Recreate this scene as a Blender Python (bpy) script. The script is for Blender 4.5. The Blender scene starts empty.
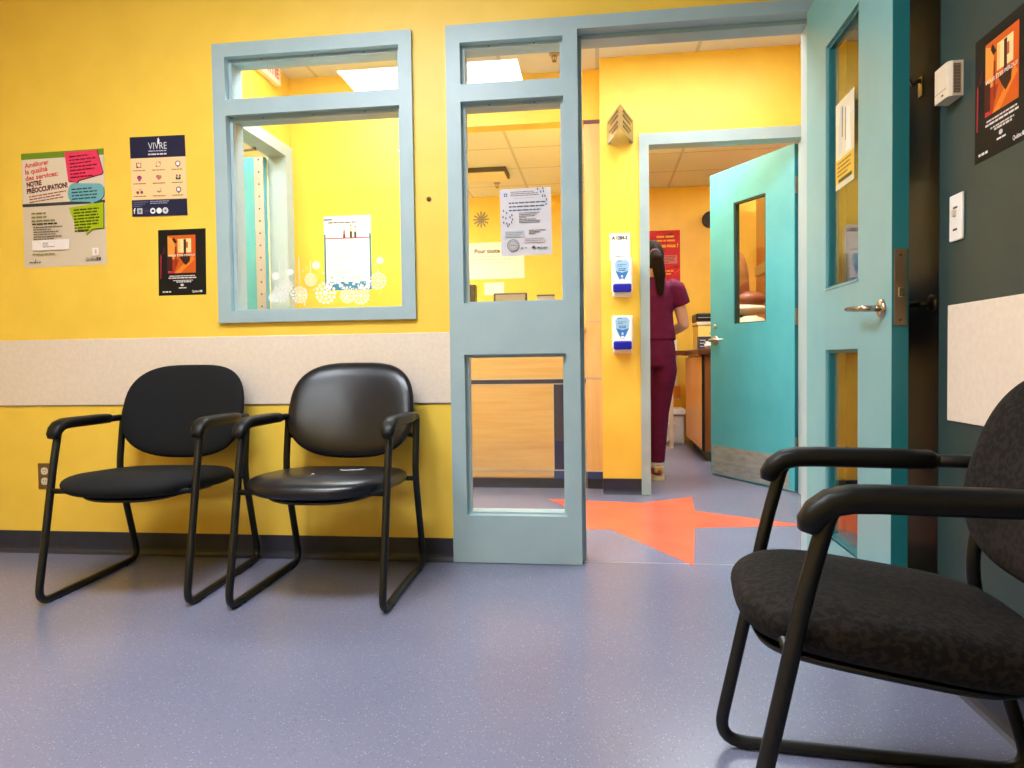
import bpy, bmesh, math, random
from mathutils import Vector, Matrix
random.seed(7)
SC = bpy.context.scene
COL = SC.collection
PI = math.pi

# ------------------------------------------------------------------ materials
def lin(c):
    return tuple((v/255/12.92) if v/255 <= .04045 else ((v/255+.055)/1.055)**2.4 for v in c[:3]) + (1.0,)
MATS = {}
def mat(name, c, rough=.5, metal=0.0, spec=.5, coat=0.0):
    if name in MATS: return MATS[name]
    m = bpy.data.materials.new(name); m.use_nodes = True
    b = m.node_tree.nodes['Principled BSDF']
    b.inputs['Base Color'].default_value = lin(c)
    b.inputs['Roughness'].default_value = rough
    b.inputs['Metallic'].default_value = metal
    b.inputs['Specular IOR Level'].default_value = spec
    b.inputs['Coat Weight'].default_value = coat
    MATS[name] = m
    return m
def nodes(m): return m.node_tree.nodes, m.node_tree.links, m.node_tree.nodes['Principled BSDF']
def ramp(N, stops):
    r = N.new('ShaderNodeValToRGB'); e = r.color_ramp.elements
    while len(e) < len(stops): e.new(.5)
    for k, (p, c) in enumerate(stops): e[k].position = p; e[k].color = lin(c)
    return r
def noisy(name, c1, c2, scale, rough=.5, bump=0.0, detail=4, stretch=(1,1,1), lo=.35, hi=.65, **kw):
    if name in MATS: return MATS[name]
    m = mat(name, c1, rough, **kw); N, L, b = nodes(m)
    t = N.new('ShaderNodeTexCoord'); mp = N.new('ShaderNodeMapping'); mp.inputs['Scale'].default_value = stretch
    n = N.new('ShaderNodeTexNoise'); n.inputs['Scale'].default_value = scale; n.inputs['Detail'].default_value = detail
    r = ramp(N, [(lo, c1), (hi, c2)])
    L.new(t.outputs['Object'], mp.inputs['Vector']); L.new(mp.outputs[0], n.inputs['Vector'])
    L.new(n.outputs['Fac'], r.inputs['Fac']); L.new(r.outputs[0], b.inputs['Base Color'])
    if bump:
        bp = N.new('ShaderNodeBump'); bp.inputs['Strength'].default_value = bump; bp.inputs['Distance'].default_value = .003
        L.new(n.outputs['Fac'], bp.inputs['Height']); L.new(bp.outputs[0], b.inputs['Normal'])
    return m
def emit(name, c, s):
    m = mat(name, c, .5); b = nodes(m)[2]
    b.inputs['Emission Color'].default_value = lin(c); b.inputs['Emission Strength'].default_value = s
    return m
def glass(name, base=.045, tint=(250,252,250)):
    m = bpy.data.materials.new(name); m.use_nodes = True
    N, L = m.node_tree.nodes, m.node_tree.links; N.clear()
    o = N.new('ShaderNodeOutputMaterial'); mx = N.new('ShaderNodeMixShader')
    tr = N.new('ShaderNodeBsdfTransparent'); tr.inputs[0].default_value = lin(tint)
    gl = N.new('ShaderNodeBsdfGlossy'); gl.inputs['Roughness'].default_value = .0
    lw = N.new('ShaderNodeLayerWeight'); lw.inputs['Blend'].default_value = .5
    p = N.new('ShaderNodeMath'); p.operation = 'POWER'; p.inputs[1].default_value = 5
    ma = N.new('ShaderNodeMath'); ma.operation = 'MULTIPLY_ADD'; ma.inputs[1].default_value = 1-base; ma.inputs[2].default_value = base
    L.new(lw.outputs['Facing'], p.inputs[0]); L.new(p.outputs[0], ma.inputs[0]); L.new(ma.outputs[0], mx.inputs[0])
    L.new(tr.outputs[0], mx.inputs[1]); L.new(gl.outputs[0], mx.inputs[2]); L.new(mx.outputs[0], o.inputs[0])
    MATS[name] = m
    return m

YEL = noisy('yellow paint', (246,206,80), (241,200,75), 6, .42, .04, spec=.4)
FRAME = noisy('pale blue frame paint', (163,186,191), (158,181,187), 9, .38, .03)
LEAF = noisy('aqua door paint', (119,176,182), (114,171,177), 7, .36, .02)
LEAFE = mat('teal door edge shade', (28,112,118), .4)  # shade on the open leaf's edge put into the colour
TEAL = noisy('teal door paint', (80,174,188), (72,166,182), 5, .36, .02)
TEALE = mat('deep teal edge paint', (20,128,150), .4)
GREEN = noisy('grey green wall paint', (46,65,64), (42,60,60), 5, .45, .04, spec=.3)
DARKDOOR = noisy('dark brown door paint', (34,35,34), (30,31,31), 5, .5, .02)
GUARD = noisy('cream wall guard vinyl', (232,216,198), (226,209,191), 60, .5, .06)
BASE = noisy('slate vinyl base', (40,44,62), (35,38,54), 20, .4, .03)
WOOD = noisy('maple laminate', (228,184,118), (214,165,96), 3.5, .4, 0, 5, (.6,2,9), .3, .7)
WOODV = noisy('maple laminate upright', (228,188,128), (216,170,106), 3.5, .4, 0, 5, (9,2,.6), .3, .7)
ORWOOD = noisy('orange oak veneer', (196,122,44), (172,100,34), 4, .4, 0, 5, (8,8,.7), .3, .7)
BRWOOD = noisy('brown oak veneer', (146,86,38), (122,68,28), 4, .4, 0, 5, (8,8,.7), .3, .7)
REDWOOD = mat('mahogany edge', (92,44,26), .35)
NAVY = mat('navy laminate', (34,34,74), .4)
BLUESTRIP = mat('blue laminate strip', (44,66,120), .4)
SILVER = mat('silver line trim', (196,190,184), .35, .3)
STEEL = mat('brushed steel', (176,168,158), .32, .9)
CHROME = mat('satin chrome lever', (190,176,160), .18, 1.0)
BRONZE = mat('worn bronze plate', (140,116,88), .42, .8)
KICK = noisy('scuffed aluminium kick plate', (176,178,176), (150,154,154), 9, .42, 0, 6, (1,1,4), metal=.35)
BLACK = mat('black plastic', (9,9,10), .4)
DARK = mat('dark grey plastic', (44,46,50), .45)
TUBEM = mat('black powder coated tube', (6,6,7), .42)
PADM = noisy('black arm pad', (9,9,9), (13,12,12), 60, .45, .12, spec=.3)
WHITE = mat('white plastic', (236,232,226), .4)
CREAM = mat('cream plastic', (222,206,182), .45)
PAPER = mat('paper white', (236,233,230), .6)
GLASS = glass('window glass')
GLASSD = glass('door glass', .05)
TEA = mat('transparent', (255,255,255), .5)

# floor : speckled sheet vinyl
FLOOR = mat('speckled blue grey sheet vinyl', (126,128,152), .26, spec=.5)
def _floor():
    N, L, b = nodes(FLOOR)
    t = N.new('ShaderNodeTexCoord')
    n = N.new('ShaderNodeTexNoise'); n.inputs['Scale'].default_value = 1.4; n.inputs['Detail'].default_value = 2
    r = ramp(N, [(.3, (115,117,140)), (.7, (121,123,146))])
    L.new(t.outputs['Object'], n.inputs['Vector']); L.new(n.outputs['Fac'], r.inputs['Fac'])
    cur = r.outputs[0]
    for sc, thr, col in ((105, .14, (158,158,176)), (90, .15, (102,104,128)), (150, .2, (138,140,160))):
        v = N.new('ShaderNodeTexVoronoi'); v.inputs['Scale'].default_value = sc
        w = N.new('ShaderNodeTexWhiteNoise'); w.noise_dimensions = '3D'
        L.new(t.outputs['Object'], v.inputs['Vector']); L.new(v.outputs['Position'], w.inputs['Vector'])
        a = N.new('ShaderNodeMath'); a.operation = 'LESS_THAN'; a.inputs[1].default_value = thr*1.3
        k = N.new('ShaderNodeMath'); k.operation = 'LESS_THAN'; k.inputs[1].default_value = .35
        ml = N.new('ShaderNodeMath'); ml.operation = 'MULTIPLY'
        L.new(v.outputs['Distance'], a.inputs[0]); L.new(w.outputs['Value'], k.inputs[0])
        L.new(a.outputs[0], ml.inputs[0]); L.new(k.outputs[0], ml.inputs[1])
        mx = N.new('ShaderNodeMix'); mx.data_type = 'RGBA'; mx.inputs[7].default_value = lin(col)
        L.new(ml.outputs[0], mx.inputs[0]); L.new(cur, mx.inputs[6]); cur = mx.outputs[2]
    L.new(cur, b.inputs['Base Color'])
_floor()
STAR = noisy('orange red vinyl inlay', (232,108,78), (222,94,68), 4, .3)
# ceiling tiles
def tile(name, c, gx=.61, gy=1.22, ox=0, oy=0):
    m = mat(name, c, .8, spec=.2); N, L, b = nodes(m)
    t = N.new('ShaderNodeTexCoord'); mp = N.new('ShaderNodeMapping'); mp.inputs['Location'].default_value = (ox, oy, 0)
    br = N.new('ShaderNodeTexBrick'); br.offset = 0; br.inputs['Scale'].default_value = 1
    br.inputs['Brick Width'].default_value = gx; br.inputs['Row Height'].default_value = gy; br.inputs['Mortar Size'].default_value = .012
    br.inputs['Mortar Smooth'].default_value = 0
    br.inputs['Color1'].default_value = lin(c); br.inputs['Color2'].default_value = lin(tuple(v*.985 for v in c)); br.inputs['Mortar'].default_value = lin(tuple(v*.86 for v in c))
    L.new(t.outputs['Object'], mp.inputs['Vector']); L.new(mp.outputs[0], br.inputs['Vector']); L.new(br.outputs['Color'], b.inputs['Base Color'])
    return m
TILE = tile('ceiling tile', (224,228,236))
TILE2 = tile('ceiling tile exam room', (228,233,245), 1.22, .61, .5, .3)

# ------------------------------------------------------------------ mesh builder
class B:
    def __init__(s): s.bm = bmesh.new(); s.mats = []; s.cur = 0
    def m(s, mt):
        if mt not in s.mats: s.mats.append(mt)
        s.cur = s.mats.index(mt); return s
    def _tag(s, fs, smooth=False):
        for f in fs: f.material_index = s.cur; f.smooth = smooth
    def box(s, x0, x1, y0, y1, z0, z1, bev=0.0, seg=2):
        r = bmesh.ops.create_cube(s.bm, size=1)
        vs = r['verts']
        for v in vs: v.co = Vector(((x0+x1)/2+v.co.x*(x1-x0), (y0+y1)/2+v.co.y*(y1-y0), (z0+z1)/2+v.co.z*(z1-z0)))
        fs = set(f for v in vs for f in v.link_faces)
        if bev:
            es = set(e for f in fs for e in f.edges)
            res = bmesh.ops.bevel(s.bm, geom=list(es), offset=bev, segments=seg, profile=.5, affect='EDGES')
            vv = set(v for f in res['faces'] for v in f.verts)
            fs = set(f for v in vv for f in v.link_faces)
        s._tag(fs, False); return s
    def grid(s, P, closed_u=False, closed_v=False, smooth=True):
        V = [[s.bm.verts.new(p) for p in row] for row in P]
        n, k = len(V), len(V[0]); fs = []
        for i in range(n if closed_u else n-1):
            for j in range(k if closed_v else k-1):
                q = [V[i][j], V[(i+1) % n][j], V[(i+1) % n][(j+1) % k], V[i][(j+1) % k]]
                try: fs.append(s.bm.faces.new(q))
                except ValueError: pass
        s._tag(fs, smooth); return V
    def cap(s, loop, smooth=False):
        try: s._tag([s.bm.faces.new(loop)], smooth)
        except ValueError: pass
    def tube(s, path, r, seg=12, closed=False, caps=True, shape=None):
        P = [Vector(p) for p in path]; n = len(P)
        rr = r if isinstance(r, (list, tuple)) else [r]*n
        T = []
        for i in range(n):
            a = P[(i-1) % n] if (closed or i > 0) else P[i]
            b = P[(i+1) % n] if (closed or i < n-1) else P[i]
            T.append((b-a).normalized())
        up = Vector((1,0,0)) if abs(T[0].x) < .8 else Vector((0,0,1))
        N = (up - T[0]*up.dot(T[0])).normalized(); rows = []
        for i in range(n):
            N = (N - T[i]*N.dot(T[i])).normalized(); Bn = T[i].cross(N)
            if shape: row = [P[i]+N*(a*rr[i])+Bn*(b*rr[i]) for a, b in shape]
            else: row = [P[i]+(N*math.cos(2*PI*k/seg)+Bn*math.sin(2*PI*k/seg))*rr[i] for k in range(seg)]
            rows.append(row)
        V = s.grid(rows, closed_u=closed, closed_v=True)
        if caps and not closed: s.cap(V[0][::-1]); s.cap(V[-1])
        return s
    def lathe(s, prof, c=(0,0,0), seg=24, axis='z'):
        rows = []
        for r, h in prof:
            row = []
            for k in range(seg):
                a = 2*PI*k/seg; u, v = r*math.cos(a), r*math.sin(a)
                q = {'z': (u, v, h), 'y': (u, h, v), 'x': (h, u, v)}[axis]
                row.append(Vector(c)+Vector(q))
            rows.append(row)
        V = s.grid(rows, closed_v=True)
        if prof[0][0] > 1e-6: s.cap(V[0])
        if prof[-1][0] > 1e-6: s.cap(V[-1])
        return s
    def ell(s, c, r, seg=20, rings=12, f=None):
        rows = []
        for i in range(rings+1):
            th = PI*i/rings
            row = []
            for k in range(seg):
                a = 2*PI*k/seg
                d = Vector((math.sin(max(th,.001))*math.cos(a), math.sin(max(th,.001))*math.sin(a), math.cos(th)))
                if i in (0, rings): d = Vector((.001*math.cos(a), .001*math.sin(a), math.cos(th)))
                p = Vector((d.x*r[0], d.y*r[1], d.z*r[2]))
                if f: p = f(p)
                row.append(Vector(c)+p)
            rows.append(row)
        V = s.grid(rows, closed_v=True); s.cap(V[0]); s.cap(V[-1]); return s
    def prism(s, pts, axis, a, b, bev=0.0):
        """polygon pts in the plane across axis, from a to b along axis"""
        def mk(p, h): return {'x': (h, p[0], p[1]), 'y': (p[0], h, p[1]), 'z': (p[0], p[1], h)}[axis]
        A = [s.bm.verts.new(mk(p, a)) for p in pts]; Bv = [s.bm.verts.new(mk(p, b)) for p in pts]; fs = []
        n = len(pts)
        for i in range(n): fs.append(s.bm.faces.new([A[i], A[(i+1) % n], Bv[(i+1) % n], Bv[i]]))
        fs.append(s.bm.faces.new(A[::-1])); fs.append(s.bm.faces.new(Bv)); s._tag(fs); return s
    def loft(s, rings, seg=20):
        """rings: (cx,cy,cz,rx,ry) horizontal ellipses"""
        rows = [[Vector((x+rx*math.cos(2*PI*k/seg), y+ry*math.sin(2*PI*k/seg), z)) for k in range(seg)] for x, y, z, rx, ry in rings]
        V = s.grid(rows, closed_v=True); s.cap(V[0]); s.cap(V[-1]); return s

def worldloc(o):
    p = Vector((0,0,0))
    while o: p += o.location; o = o.parent
    return p
def obj(name, b, parent=None, local=False, mods=None):
    """link the builder as ONE mesh; coordinates are world unless local"""
    bmesh.ops.recalc_face_normals(b.bm, faces=b.bm.faces[:])
    if parent is not None and not local:
        off = worldloc(parent); bmesh.ops.translate(b.bm, verts=b.bm.verts[:], vec=-off)
    me = bpy.data.meshes.new(name); b.bm.to_mesh(me); b.bm.free()
    for m_ in b.mats: me.materials.append(m_)
    o = bpy.data.objects.new(name, me); COL.objects.link(o)
    if parent is not None: o.parent = parent
    return o
def solo(name, b, label, cat, loc, group=None):
    """a thing that is one mesh, origin at its base"""
    bmesh.ops.translate(b.bm, verts=b.bm.verts[:], vec=-Vector(loc))
    o = obj(name, b); o.location = loc; tag(o, label, cat, group); return o
def tag(o, label, cat, group=None):
    o['label'] = label; o['category'] = cat
    if group: o['group'] = group
def thing(name, label, cat, loc=(0,0,0), rz=0.0, group=None):
    o = bpy.data.objects.new(name, None); COL.objects.link(o); o.empty_display_size = .05
    o.location = loc; o.rotation_euler = (0,0,rz); tag(o, label, cat, group); return o
def struct(name, b, parent=None, local=False):
    o = obj(name, b, parent, local)
    if parent is None: o['kind'] = 'structure'
    return o
def sroot(name, loc, rz=0.0):
    o = bpy.data.objects.new(name, None); COL.objects.link(o); o.location = loc; o.rotation_euler = (0,0,rz)
    o['kind'] = 'structure'; return o
def fillet(pts, rad, n=6, closed=False):
    P = [Vector(p) for p in pts]; N = len(P); out = []
    rd = rad if isinstance(rad, (list, tuple)) else [rad]*N
    for i in range(N):
        if not closed and i in (0, N-1): out.append(P[i]); continue
        a, p, c = P[i-1], P[i], P[(i+1) % N]
        u, v = (a-p), (c-p); r = min(rd[i], u.length*.49, v.length*.49)
        if r < 1e-5: out.append(p); continue
        s_, e_ = p+u.normalized()*r, p+v.normalized()*r
        for k in range(n+1):
            t = k/n; out.append(s_*(1-t)**2+p*(2*t*(1-t))+e_*t*t)
    return out

# flat printed matter: one mesh, several inks ------------------------------------------------
def text_geo(s, size, bold=0.0, align='LEFT'):
    cu = bpy.data.curves.new('t', 'FONT'); cu.body = s; cu.size = size; cu.align_x = align; cu.offset = bold*size; cu.resolution_u = 3
    o = bpy.data.objects.new('t', cu); COL.objects.link(o)
    dg = bpy.context.evaluated_depsgraph_get(); me = o.evaluated_get(dg).to_mesh()
    vs = [v.co.copy() for v in me.vertices]; fs = [list(p.vertices) for p in me.polygons]
    o.evaluated_get(dg).to_mesh_clear(); bpy.data.objects.remove(o); bpy.data.curves.remove(cu)
    return vs, fs
INK = {}
def ink(c, rough=.5):
    k = 'ink %02x%02x%02x' % tuple(int(v) for v in c)
    return mat(k, c, rough, spec=.25)
class Print:
    """2-D layout in metres, origin lower left; back = thickness of the sheet"""
    def __init__(s, w, h, bg, th=.0008, rough=.5):
        s.w, s.h, s.th, s.rough, s.dx = w, h, th, rough, 0; s.b = B(); s.z = th
        s.b.m(ink(bg, rough)).box(0, w, 0, h, -.0004, th)
    def _poly(s, pts, c):
        s.z += .00003; s.b.m(ink(c, s.rough))
        vs = [s.b.bm.verts.new((x+s.dx, y, s.z)) for x, y in pts]; f = s.b.bm.faces.new(vs); f.material_index = s.b.cur
    def rect(s, x0, y0, x1, y1, c): s._poly([(x0,y0),(x1,y0),(x1,y1),(x0,y1)], c); return s
    def poly(s, pts, c): s._poly(pts, c); return s
    def disc(s, x, y, r, c, n=20, ry=None): s._poly([(x+r*math.cos(2*PI*k/n), y+(ry or r)*math.sin(2*PI*k/n)) for k in range(n)], c); return s
    def ring(s, x, y, r, c, bg, w): s.disc(x, y, r, c); s.disc(x, y, r-w, bg); return s
    def text(s, x, y, t, size, c, bold=.012, align='LEFT', rot=0.0, fit=None):
        vs, fs = text_geo(t, size, bold, align)
        s.z += .00003; s.b.m(ink(c, s.rough)); ca, sa = math.cos(rot), math.sin(rot); k = 1.0
        if fit:
            wd = max(v.x for v in vs)-min(v.x for v in vs); k = fit/wd
        V = [s.b.bm.verts.new((x+v.x*k*ca-v.y*sa, y+v.x*k*sa+v.y*ca, s.z)) for v in vs]
        for f in fs:
            try: q = s.b.bm.faces.new([V[i] for i in f]); q.material_index = s.b.cur
            except ValueError: pass
        return s
    def lines(s, x, y, widths, hgt, gap, c, rot=0.0):
        """a block of small print too small to read: broken dark strokes"""
        rnd = random.Random(int(x*9999)+len(widths))
        for i, w in enumerate(widths):
            xx = 0.0; yy = -i*gap
            while xx < w:
                l = min(rnd.uniform(.9, 3.2)*hgt*1.6, w-xx)
                if l < hgt*.3: break
                q = [(xx, yy), (xx+l, yy), (xx+l, yy+hgt), (xx, yy+hgt)]
                ca, sa = math.cos(rot), math.sin(rot)
                s._poly([(x+a*ca-b_*sa, y+a*sa+b_*ca) for a, b_ in q], c); xx += l+hgt*.55
        return s
    def place(s, name, label, cat, o, right, up, group=None, parent=None):
        o = Vector(o); R = Vector(right).normalized(); U = Vector(up).normalized(); Nn = R.cross(U)
        for v in s.b.bm.verts: v.co = o+R*v.co.x+U*v.co.y+Nn*v.co.z
        if parent is not None: return obj(name, s.b, parent)
        bmesh.ops.translate(s.b.bm, verts=s.b.bm.verts[:], vec=-o)
        me = bpy.data.meshes.new(name); s.b.bm.to_mesh(me); s.b.bm.free()
        for m_ in s.b.mats: me.materials.append(m_)
        ob = bpy.data.objects.new(name, me); COL.objects.link(ob); ob.location = o; tag(ob, label, cat, group); return ob

def remeshed(o, vox=.012, it=4):
    md = o.modifiers.new('r', 'REMESH'); md.mode = 'VOXEL'; md.voxel_size = vox; md.use_smooth_shade = True
    sm = o.modifiers.new('s', 'SMOOTH'); sm.iterations = it; sm.factor = .5
    dg = bpy.context.evaluated_depsgraph_get(); me = bpy.data.meshes.new_from_object(o.evaluated_get(dg))
    o.modifiers.clear(); mats = [m_ for m_ in o.data.materials]; o.data = me
    me.materials.clear()
    for m_ in mats: me.materials.append(m_)
    for p in me.polygons: p.use_smooth = True

# ================================================================== SETTING
ZC = 2.743
b = B().m(FLOOR); b.box(-3.5, 3.2, -4.5, 4.8, -.06, 0); struct('floor', b)
# back wall of the waiting room with its two openings
b = B().m(YEL)
b.box(-3.4, -1.645, .02, .13, 0, ZC); b.box(-1.645, -.79, .02, .13, 0, 1.055); b.box(-1.645, -.79, .02, .13, 2.235, ZC)
b.box(-.79, -.61, .02, .13, 0, ZC); b.box(-.61, .88, .02, .13, 2.24, ZC); b.box(.88, 1.01, .02, .13, 0, ZC)
struct('wall_back', b)
b = B().m(GREEN)
b.box(.905, 1.07, -4.4, -.885, 0, ZC); b.box(1.012, 1.07, -.885, .02, 0, ZC); b.box(.905, 1.012, -.885, .02, 2.15, ZC)
struct('wall_right', b)
b = B().m(YEL); b.box(-3.5, -3.4, -4.4, .13, 0, ZC); struct('wall_left', b)
b = B().m(YEL); b.box(-3.5, 1.07, -4.5, -4.4, 0, ZC); struct('wall_front', b)
b = B().m(TILE); b.box(-3.5, 1.07, -4.5, .02, ZC, ZC+.05); b.box(-2.1, 3.1, .13, 1.80, ZC, ZC+.05); struct('ceiling', b)
# wall guard and bases
b = B().m(GUARD); b.box(-3.4, -.63, .0135, .02, .681, .981, .002); b.m(mat('guard seam', (120,110,96), .6)).box(-3.4, -.63, .0145, .02, .678, .681); struct('trim_1', b)
b = B().m(GUARD); b.box(.8985, .905, -4.3, -.945, .684, .983, .002); struct('trim_2', b)
def cove(bb, ax, a, c, pos, sgn, h=.1):
    pr = [(0,0),(.022*sgn,0),(.012*sgn,.006),(.006*sgn,.018),(.004*sgn,.03),(.004*sgn,h),(0,h)]
    if ax == 'x': bb.prism([(pos+p[0], p[1]) for p in pr], 'x', a, c)
    else: bb.prism([(pos+p[0], p[1]) for p in pr], 'y', a, c)
b = B().m(BASE); cove(b, 'x', -3.4, -.628, .02, -1); struct('baseboard_back', b)
b = B().m(BASE); cove(b, 'y', -4.4, -.9, .905, -1); struct('baseboard_right', b)

# window_1 : two-light fixed window in a pressed metal frame
def lights(b, xa, xb, zs, stop=.014, ys=(.036,.062)):
    for z0, z1 in zs:
        b.box(xa, xa+stop, ys[0], ys[1], z0, z1); b.box(xb-stop, xb, ys[0], ys[1], z0, z1)
        b.box(xa+stop, xb-stop, ys[0], ys[1], z1-stop, z1); b.box(xa+stop, xb-stop, ys[0], ys[1], z0, z0+stop*.6)
W1 = sroot('window_1', (-1.22, .0, 1.04))
b = B().m(FRAME)
x0, x1, z0, z1 = -1.662, -.773, 1.040, 2.248
b.box(x0, -1.605, 0, .15, z0, z1); b.box(-.829, x1, 0, .15, z0, z1)
b.box(-1.605, -.829, 0, .15, z0, 1.090); b.box(-1.605, -.829, 0, .15, 2.190, z1); b.box(-1.605, -.829, 0, .15, 1.938, 2.006)
struct('frame', b, W1)
b = B().m(FRAME); lights(b, -1.605, -.829, [(1.090,1.938),(2.006,2.190)])
b.m(DARK)
for x in (-1.45,-1.22,-.99): b.ell((x,.035,1.931),(.003,.002,.003),8,6); b.ell((x,.035,2.183),(.003,.002,.003),8,6)
struct('glazing_stop', b, W1)
for z_0, z_1 in ((1.098,1.926),(2.014,2.178)):
    b = B().m(GLASS); b.box(-1.593, -.841, .065, .070, z_0, z_1); struct('pane', b, W1)
# window_2 : sidelight beside the door, three lights
W2 = sroot('window_2', (-.354, .0, 0))
b = B().m(FRAME)
b.box(-.627, -.5665, 0, .15, 0.003, 2.252); b.box(-.140, -.081, 0, .15, .003, 2.252)
for a, c in ((.003,.204),(.884,1.100),(1.936,2.008),(2.178,2.252)): b.box(-.5665, -.140, 0, .15, a, c)
b.box(-.081, -.066, .062, .15, .003, 2.19)
struct('frame', b, W2)
b = B().m(FRAME); lights(b, -.5665, -.140, [(.204,.884),(1.100,1.936),(2.008,2.178)])
b.m(DARK)
for x in (-.45,-.26):
    for z in (1.929, 2.171): b.ell((x,.035,z),(.003,.002,.003),8,6)
struct('glazing_stop', b, W2)
for z_0, z_1 in ((.212,.872),(1.108,1.924),(2.016,2.166)):
    b = B().m(GLASS); b.box(-.5545, -.152, .065, .070, z_0, z_1); struct('pane', b, W2)
b = B().m(DARK); b.box(-.082, -.0795, .006, .045, .93, 1.075); struct('strike_plate', b, W2)

# door_1 : aqua leaf standing open into the waiting room, with its frame
D1 = sroot('door_1', (.835, 0, 0))
b = B().m(FRAME); b.box(-.081, .890, 0, .15, 2.200, 2.252); b.box(.832, .890, 0, .15, .003, 2.200)
b.box(-.066, .832, .062, .15, 2.182, 2.200); struct('frame', b, D1)
X0, X1 = .812, .857; YA, YB = -.815, -.004; ya, yb = -.556, -.235
b = B().m(LEAF)
b.box(X0, X1, yb, YB, .012, 2.194); b.box(X0, X1, YA+.0015, ya, .012, 2.194)
for a, c in ((.012,.205),(.879,1.099),(1.961,2.194)): b.box(X0, X1, ya, yb, a, c)
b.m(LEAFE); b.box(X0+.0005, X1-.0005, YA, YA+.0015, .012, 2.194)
leaf = struct('door_leaf', b, D1)
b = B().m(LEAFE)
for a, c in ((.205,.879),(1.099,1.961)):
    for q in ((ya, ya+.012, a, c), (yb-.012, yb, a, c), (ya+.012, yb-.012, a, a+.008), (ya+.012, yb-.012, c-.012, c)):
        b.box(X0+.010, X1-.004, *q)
b.m(LEAF)
for a, c in ((.205,.879),(1.099,1.961)): b.box(X0-.003, X0+.008, ya-.004, yb+.004, a-.006, a)
struct('glazing_bead', b, D1)
for a, c in ((.210,.870),(1.105,1.950)):
    b = B().m(GLASSD); b.box(X0+.018, X0+.024, ya+.008, yb-.008, a, c); struct('pane', b, D1)
def lever(parent, at, nrm, along, local=False, m=CHROME, L=.125, s=1.0, out=.052):
    """rose + lever: nrm points away from the door face, along = direction of the grip"""
    at, nrm, along = Vector(at), Vector(nrm).normalized(), Vector(along).normalized()
    up = Vector((0,0,1)); b = B().m(m)
    def ring(r0, d): return [at+nrm*d+(along*math.cos(2*PI*k/20)+up*math.sin(2*PI*k/20))*r0 for k in range(20)]
    V = b.grid([ring(.027*s,0), ring(.027*s,.006), ring(.023*s,.010), ring(.012*s,.012)], closed_v=True); b.cap(V[-1])
    ob = obj('lever_handle', b, parent, local)
    b = B().m(m)
    p = fillet([at+nrm*.008, at+nrm*out, at+nrm*(out+.002)+along*L], .018, 5)
    b.tube(p, [.0095*s]*(len(p)-1)+[.007*s], 12); b.ell(p[-1], (.007*s,)*3, 10, 8)
    obj('grip', b, ob, local if local else False)
    return ob
lever(D1, (X0, -.752, .992), (-1,0,0), (0,1,.06), L=.135)
b = B().m(BRONZE); b.box(.8175, .8510, YA-.003, YA, .938, 1.153, .0012); pl = struct('lock_plate', b, D1)
b = B().m(CHROME); b.box(.826, .842, YA-.010, YA-.002, 1.018, 1.046, .002); obj('latch_bolt', b, pl)
b = B().m(DARK)
for z in (.955, 1.136): b.lathe([(.0042,0),(.0036,-.0012)], (.834, YA-.003, z), 12, 'y')
obj('screw', b, pl)
for z in (.25, 1.1, 1.95):
    b = B().m(STEEL); b.lathe([(.007,-.05),(.007,.05)], (.862, .0, z), 12); b.box(.858,.862,-.03,.0,z-.05,z+.05); struct('hinge', b, D1)

# door_4 : dark closed door in the right-hand wall, behind the open leaf
D4 = sroot('door_4', (.99, -.43, 0))
b = B().m(DARKDOOR); b.box(.966, 1.010, -.88, .018, .005, 2.148); struct('door_leaf', b, D4)
lever(D4, (.966, -.715, 1.005), (-1,0,0), (0,1,.05), m=mat('dim bronze lever', (92,78,62), .3, .9), L=.15, out=.036)
b = B().m(CHROME); b.box(.960,.966,-.645,-.620,1.630,1.690,.002); p = fillet([(.963,-.632,1.680),(.936,-.632,1.664),(.926,-.632,1.688)], .01, 4); b.tube(p, .006, 10); b.m(BLACK).ell((.926,-.632,1.694),(.009,.009,.011),12,8)
struct('coat_hook', b, D4)

# corridor shell ------------------------------------------------------------
b = B().m(YEL)
b.box(.012, .300, 1.58, 1.66, 0, ZC); b.box(.300, 1.236, 1.58, 1.66, 2.19, ZC); b.box(1.236, 3.1, 1.58, 1.66, 0, ZC)
b.box(-2.1, -1.02, 1.58, 1.75, 0, ZC)
struct('wall_corridor_far', b)
b = B().m(YEL); b.box(-1.02, .012, 1.75, 1.87, 2.42, ZC); struct('trim_3', b)      # bulkhead over the reception opening
b = B().m(YEL)
b.box(-2.1, -2.025, .13, .50, 0, ZC); b.box(-2.1, -2.025, 1.445, 1.58, 0, ZC); b.box(-2.1, -2.025, .50, 1.445, 2.20, ZC); struct('wall_corridor_left', b)
b = B().m(YEL); b.box(3.1, 3.2, .02, 4.8, 0, ZC); struct('wall_corridor_right', b)
b = B().m(YEL); b.box(1.07, 3.1, .02, .13, 0, ZC); struct('wall_corridor_near', b)
b = B().m(BASE); cove(b, 'x', .012, .255, 1.58, -1); cove(b, 'x', 1.245, 3.1, 1.58, -1); cove(b, 'x', -2.0, -1.02, 1.58, -1); struct('baseboard_corridor', b)
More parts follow.
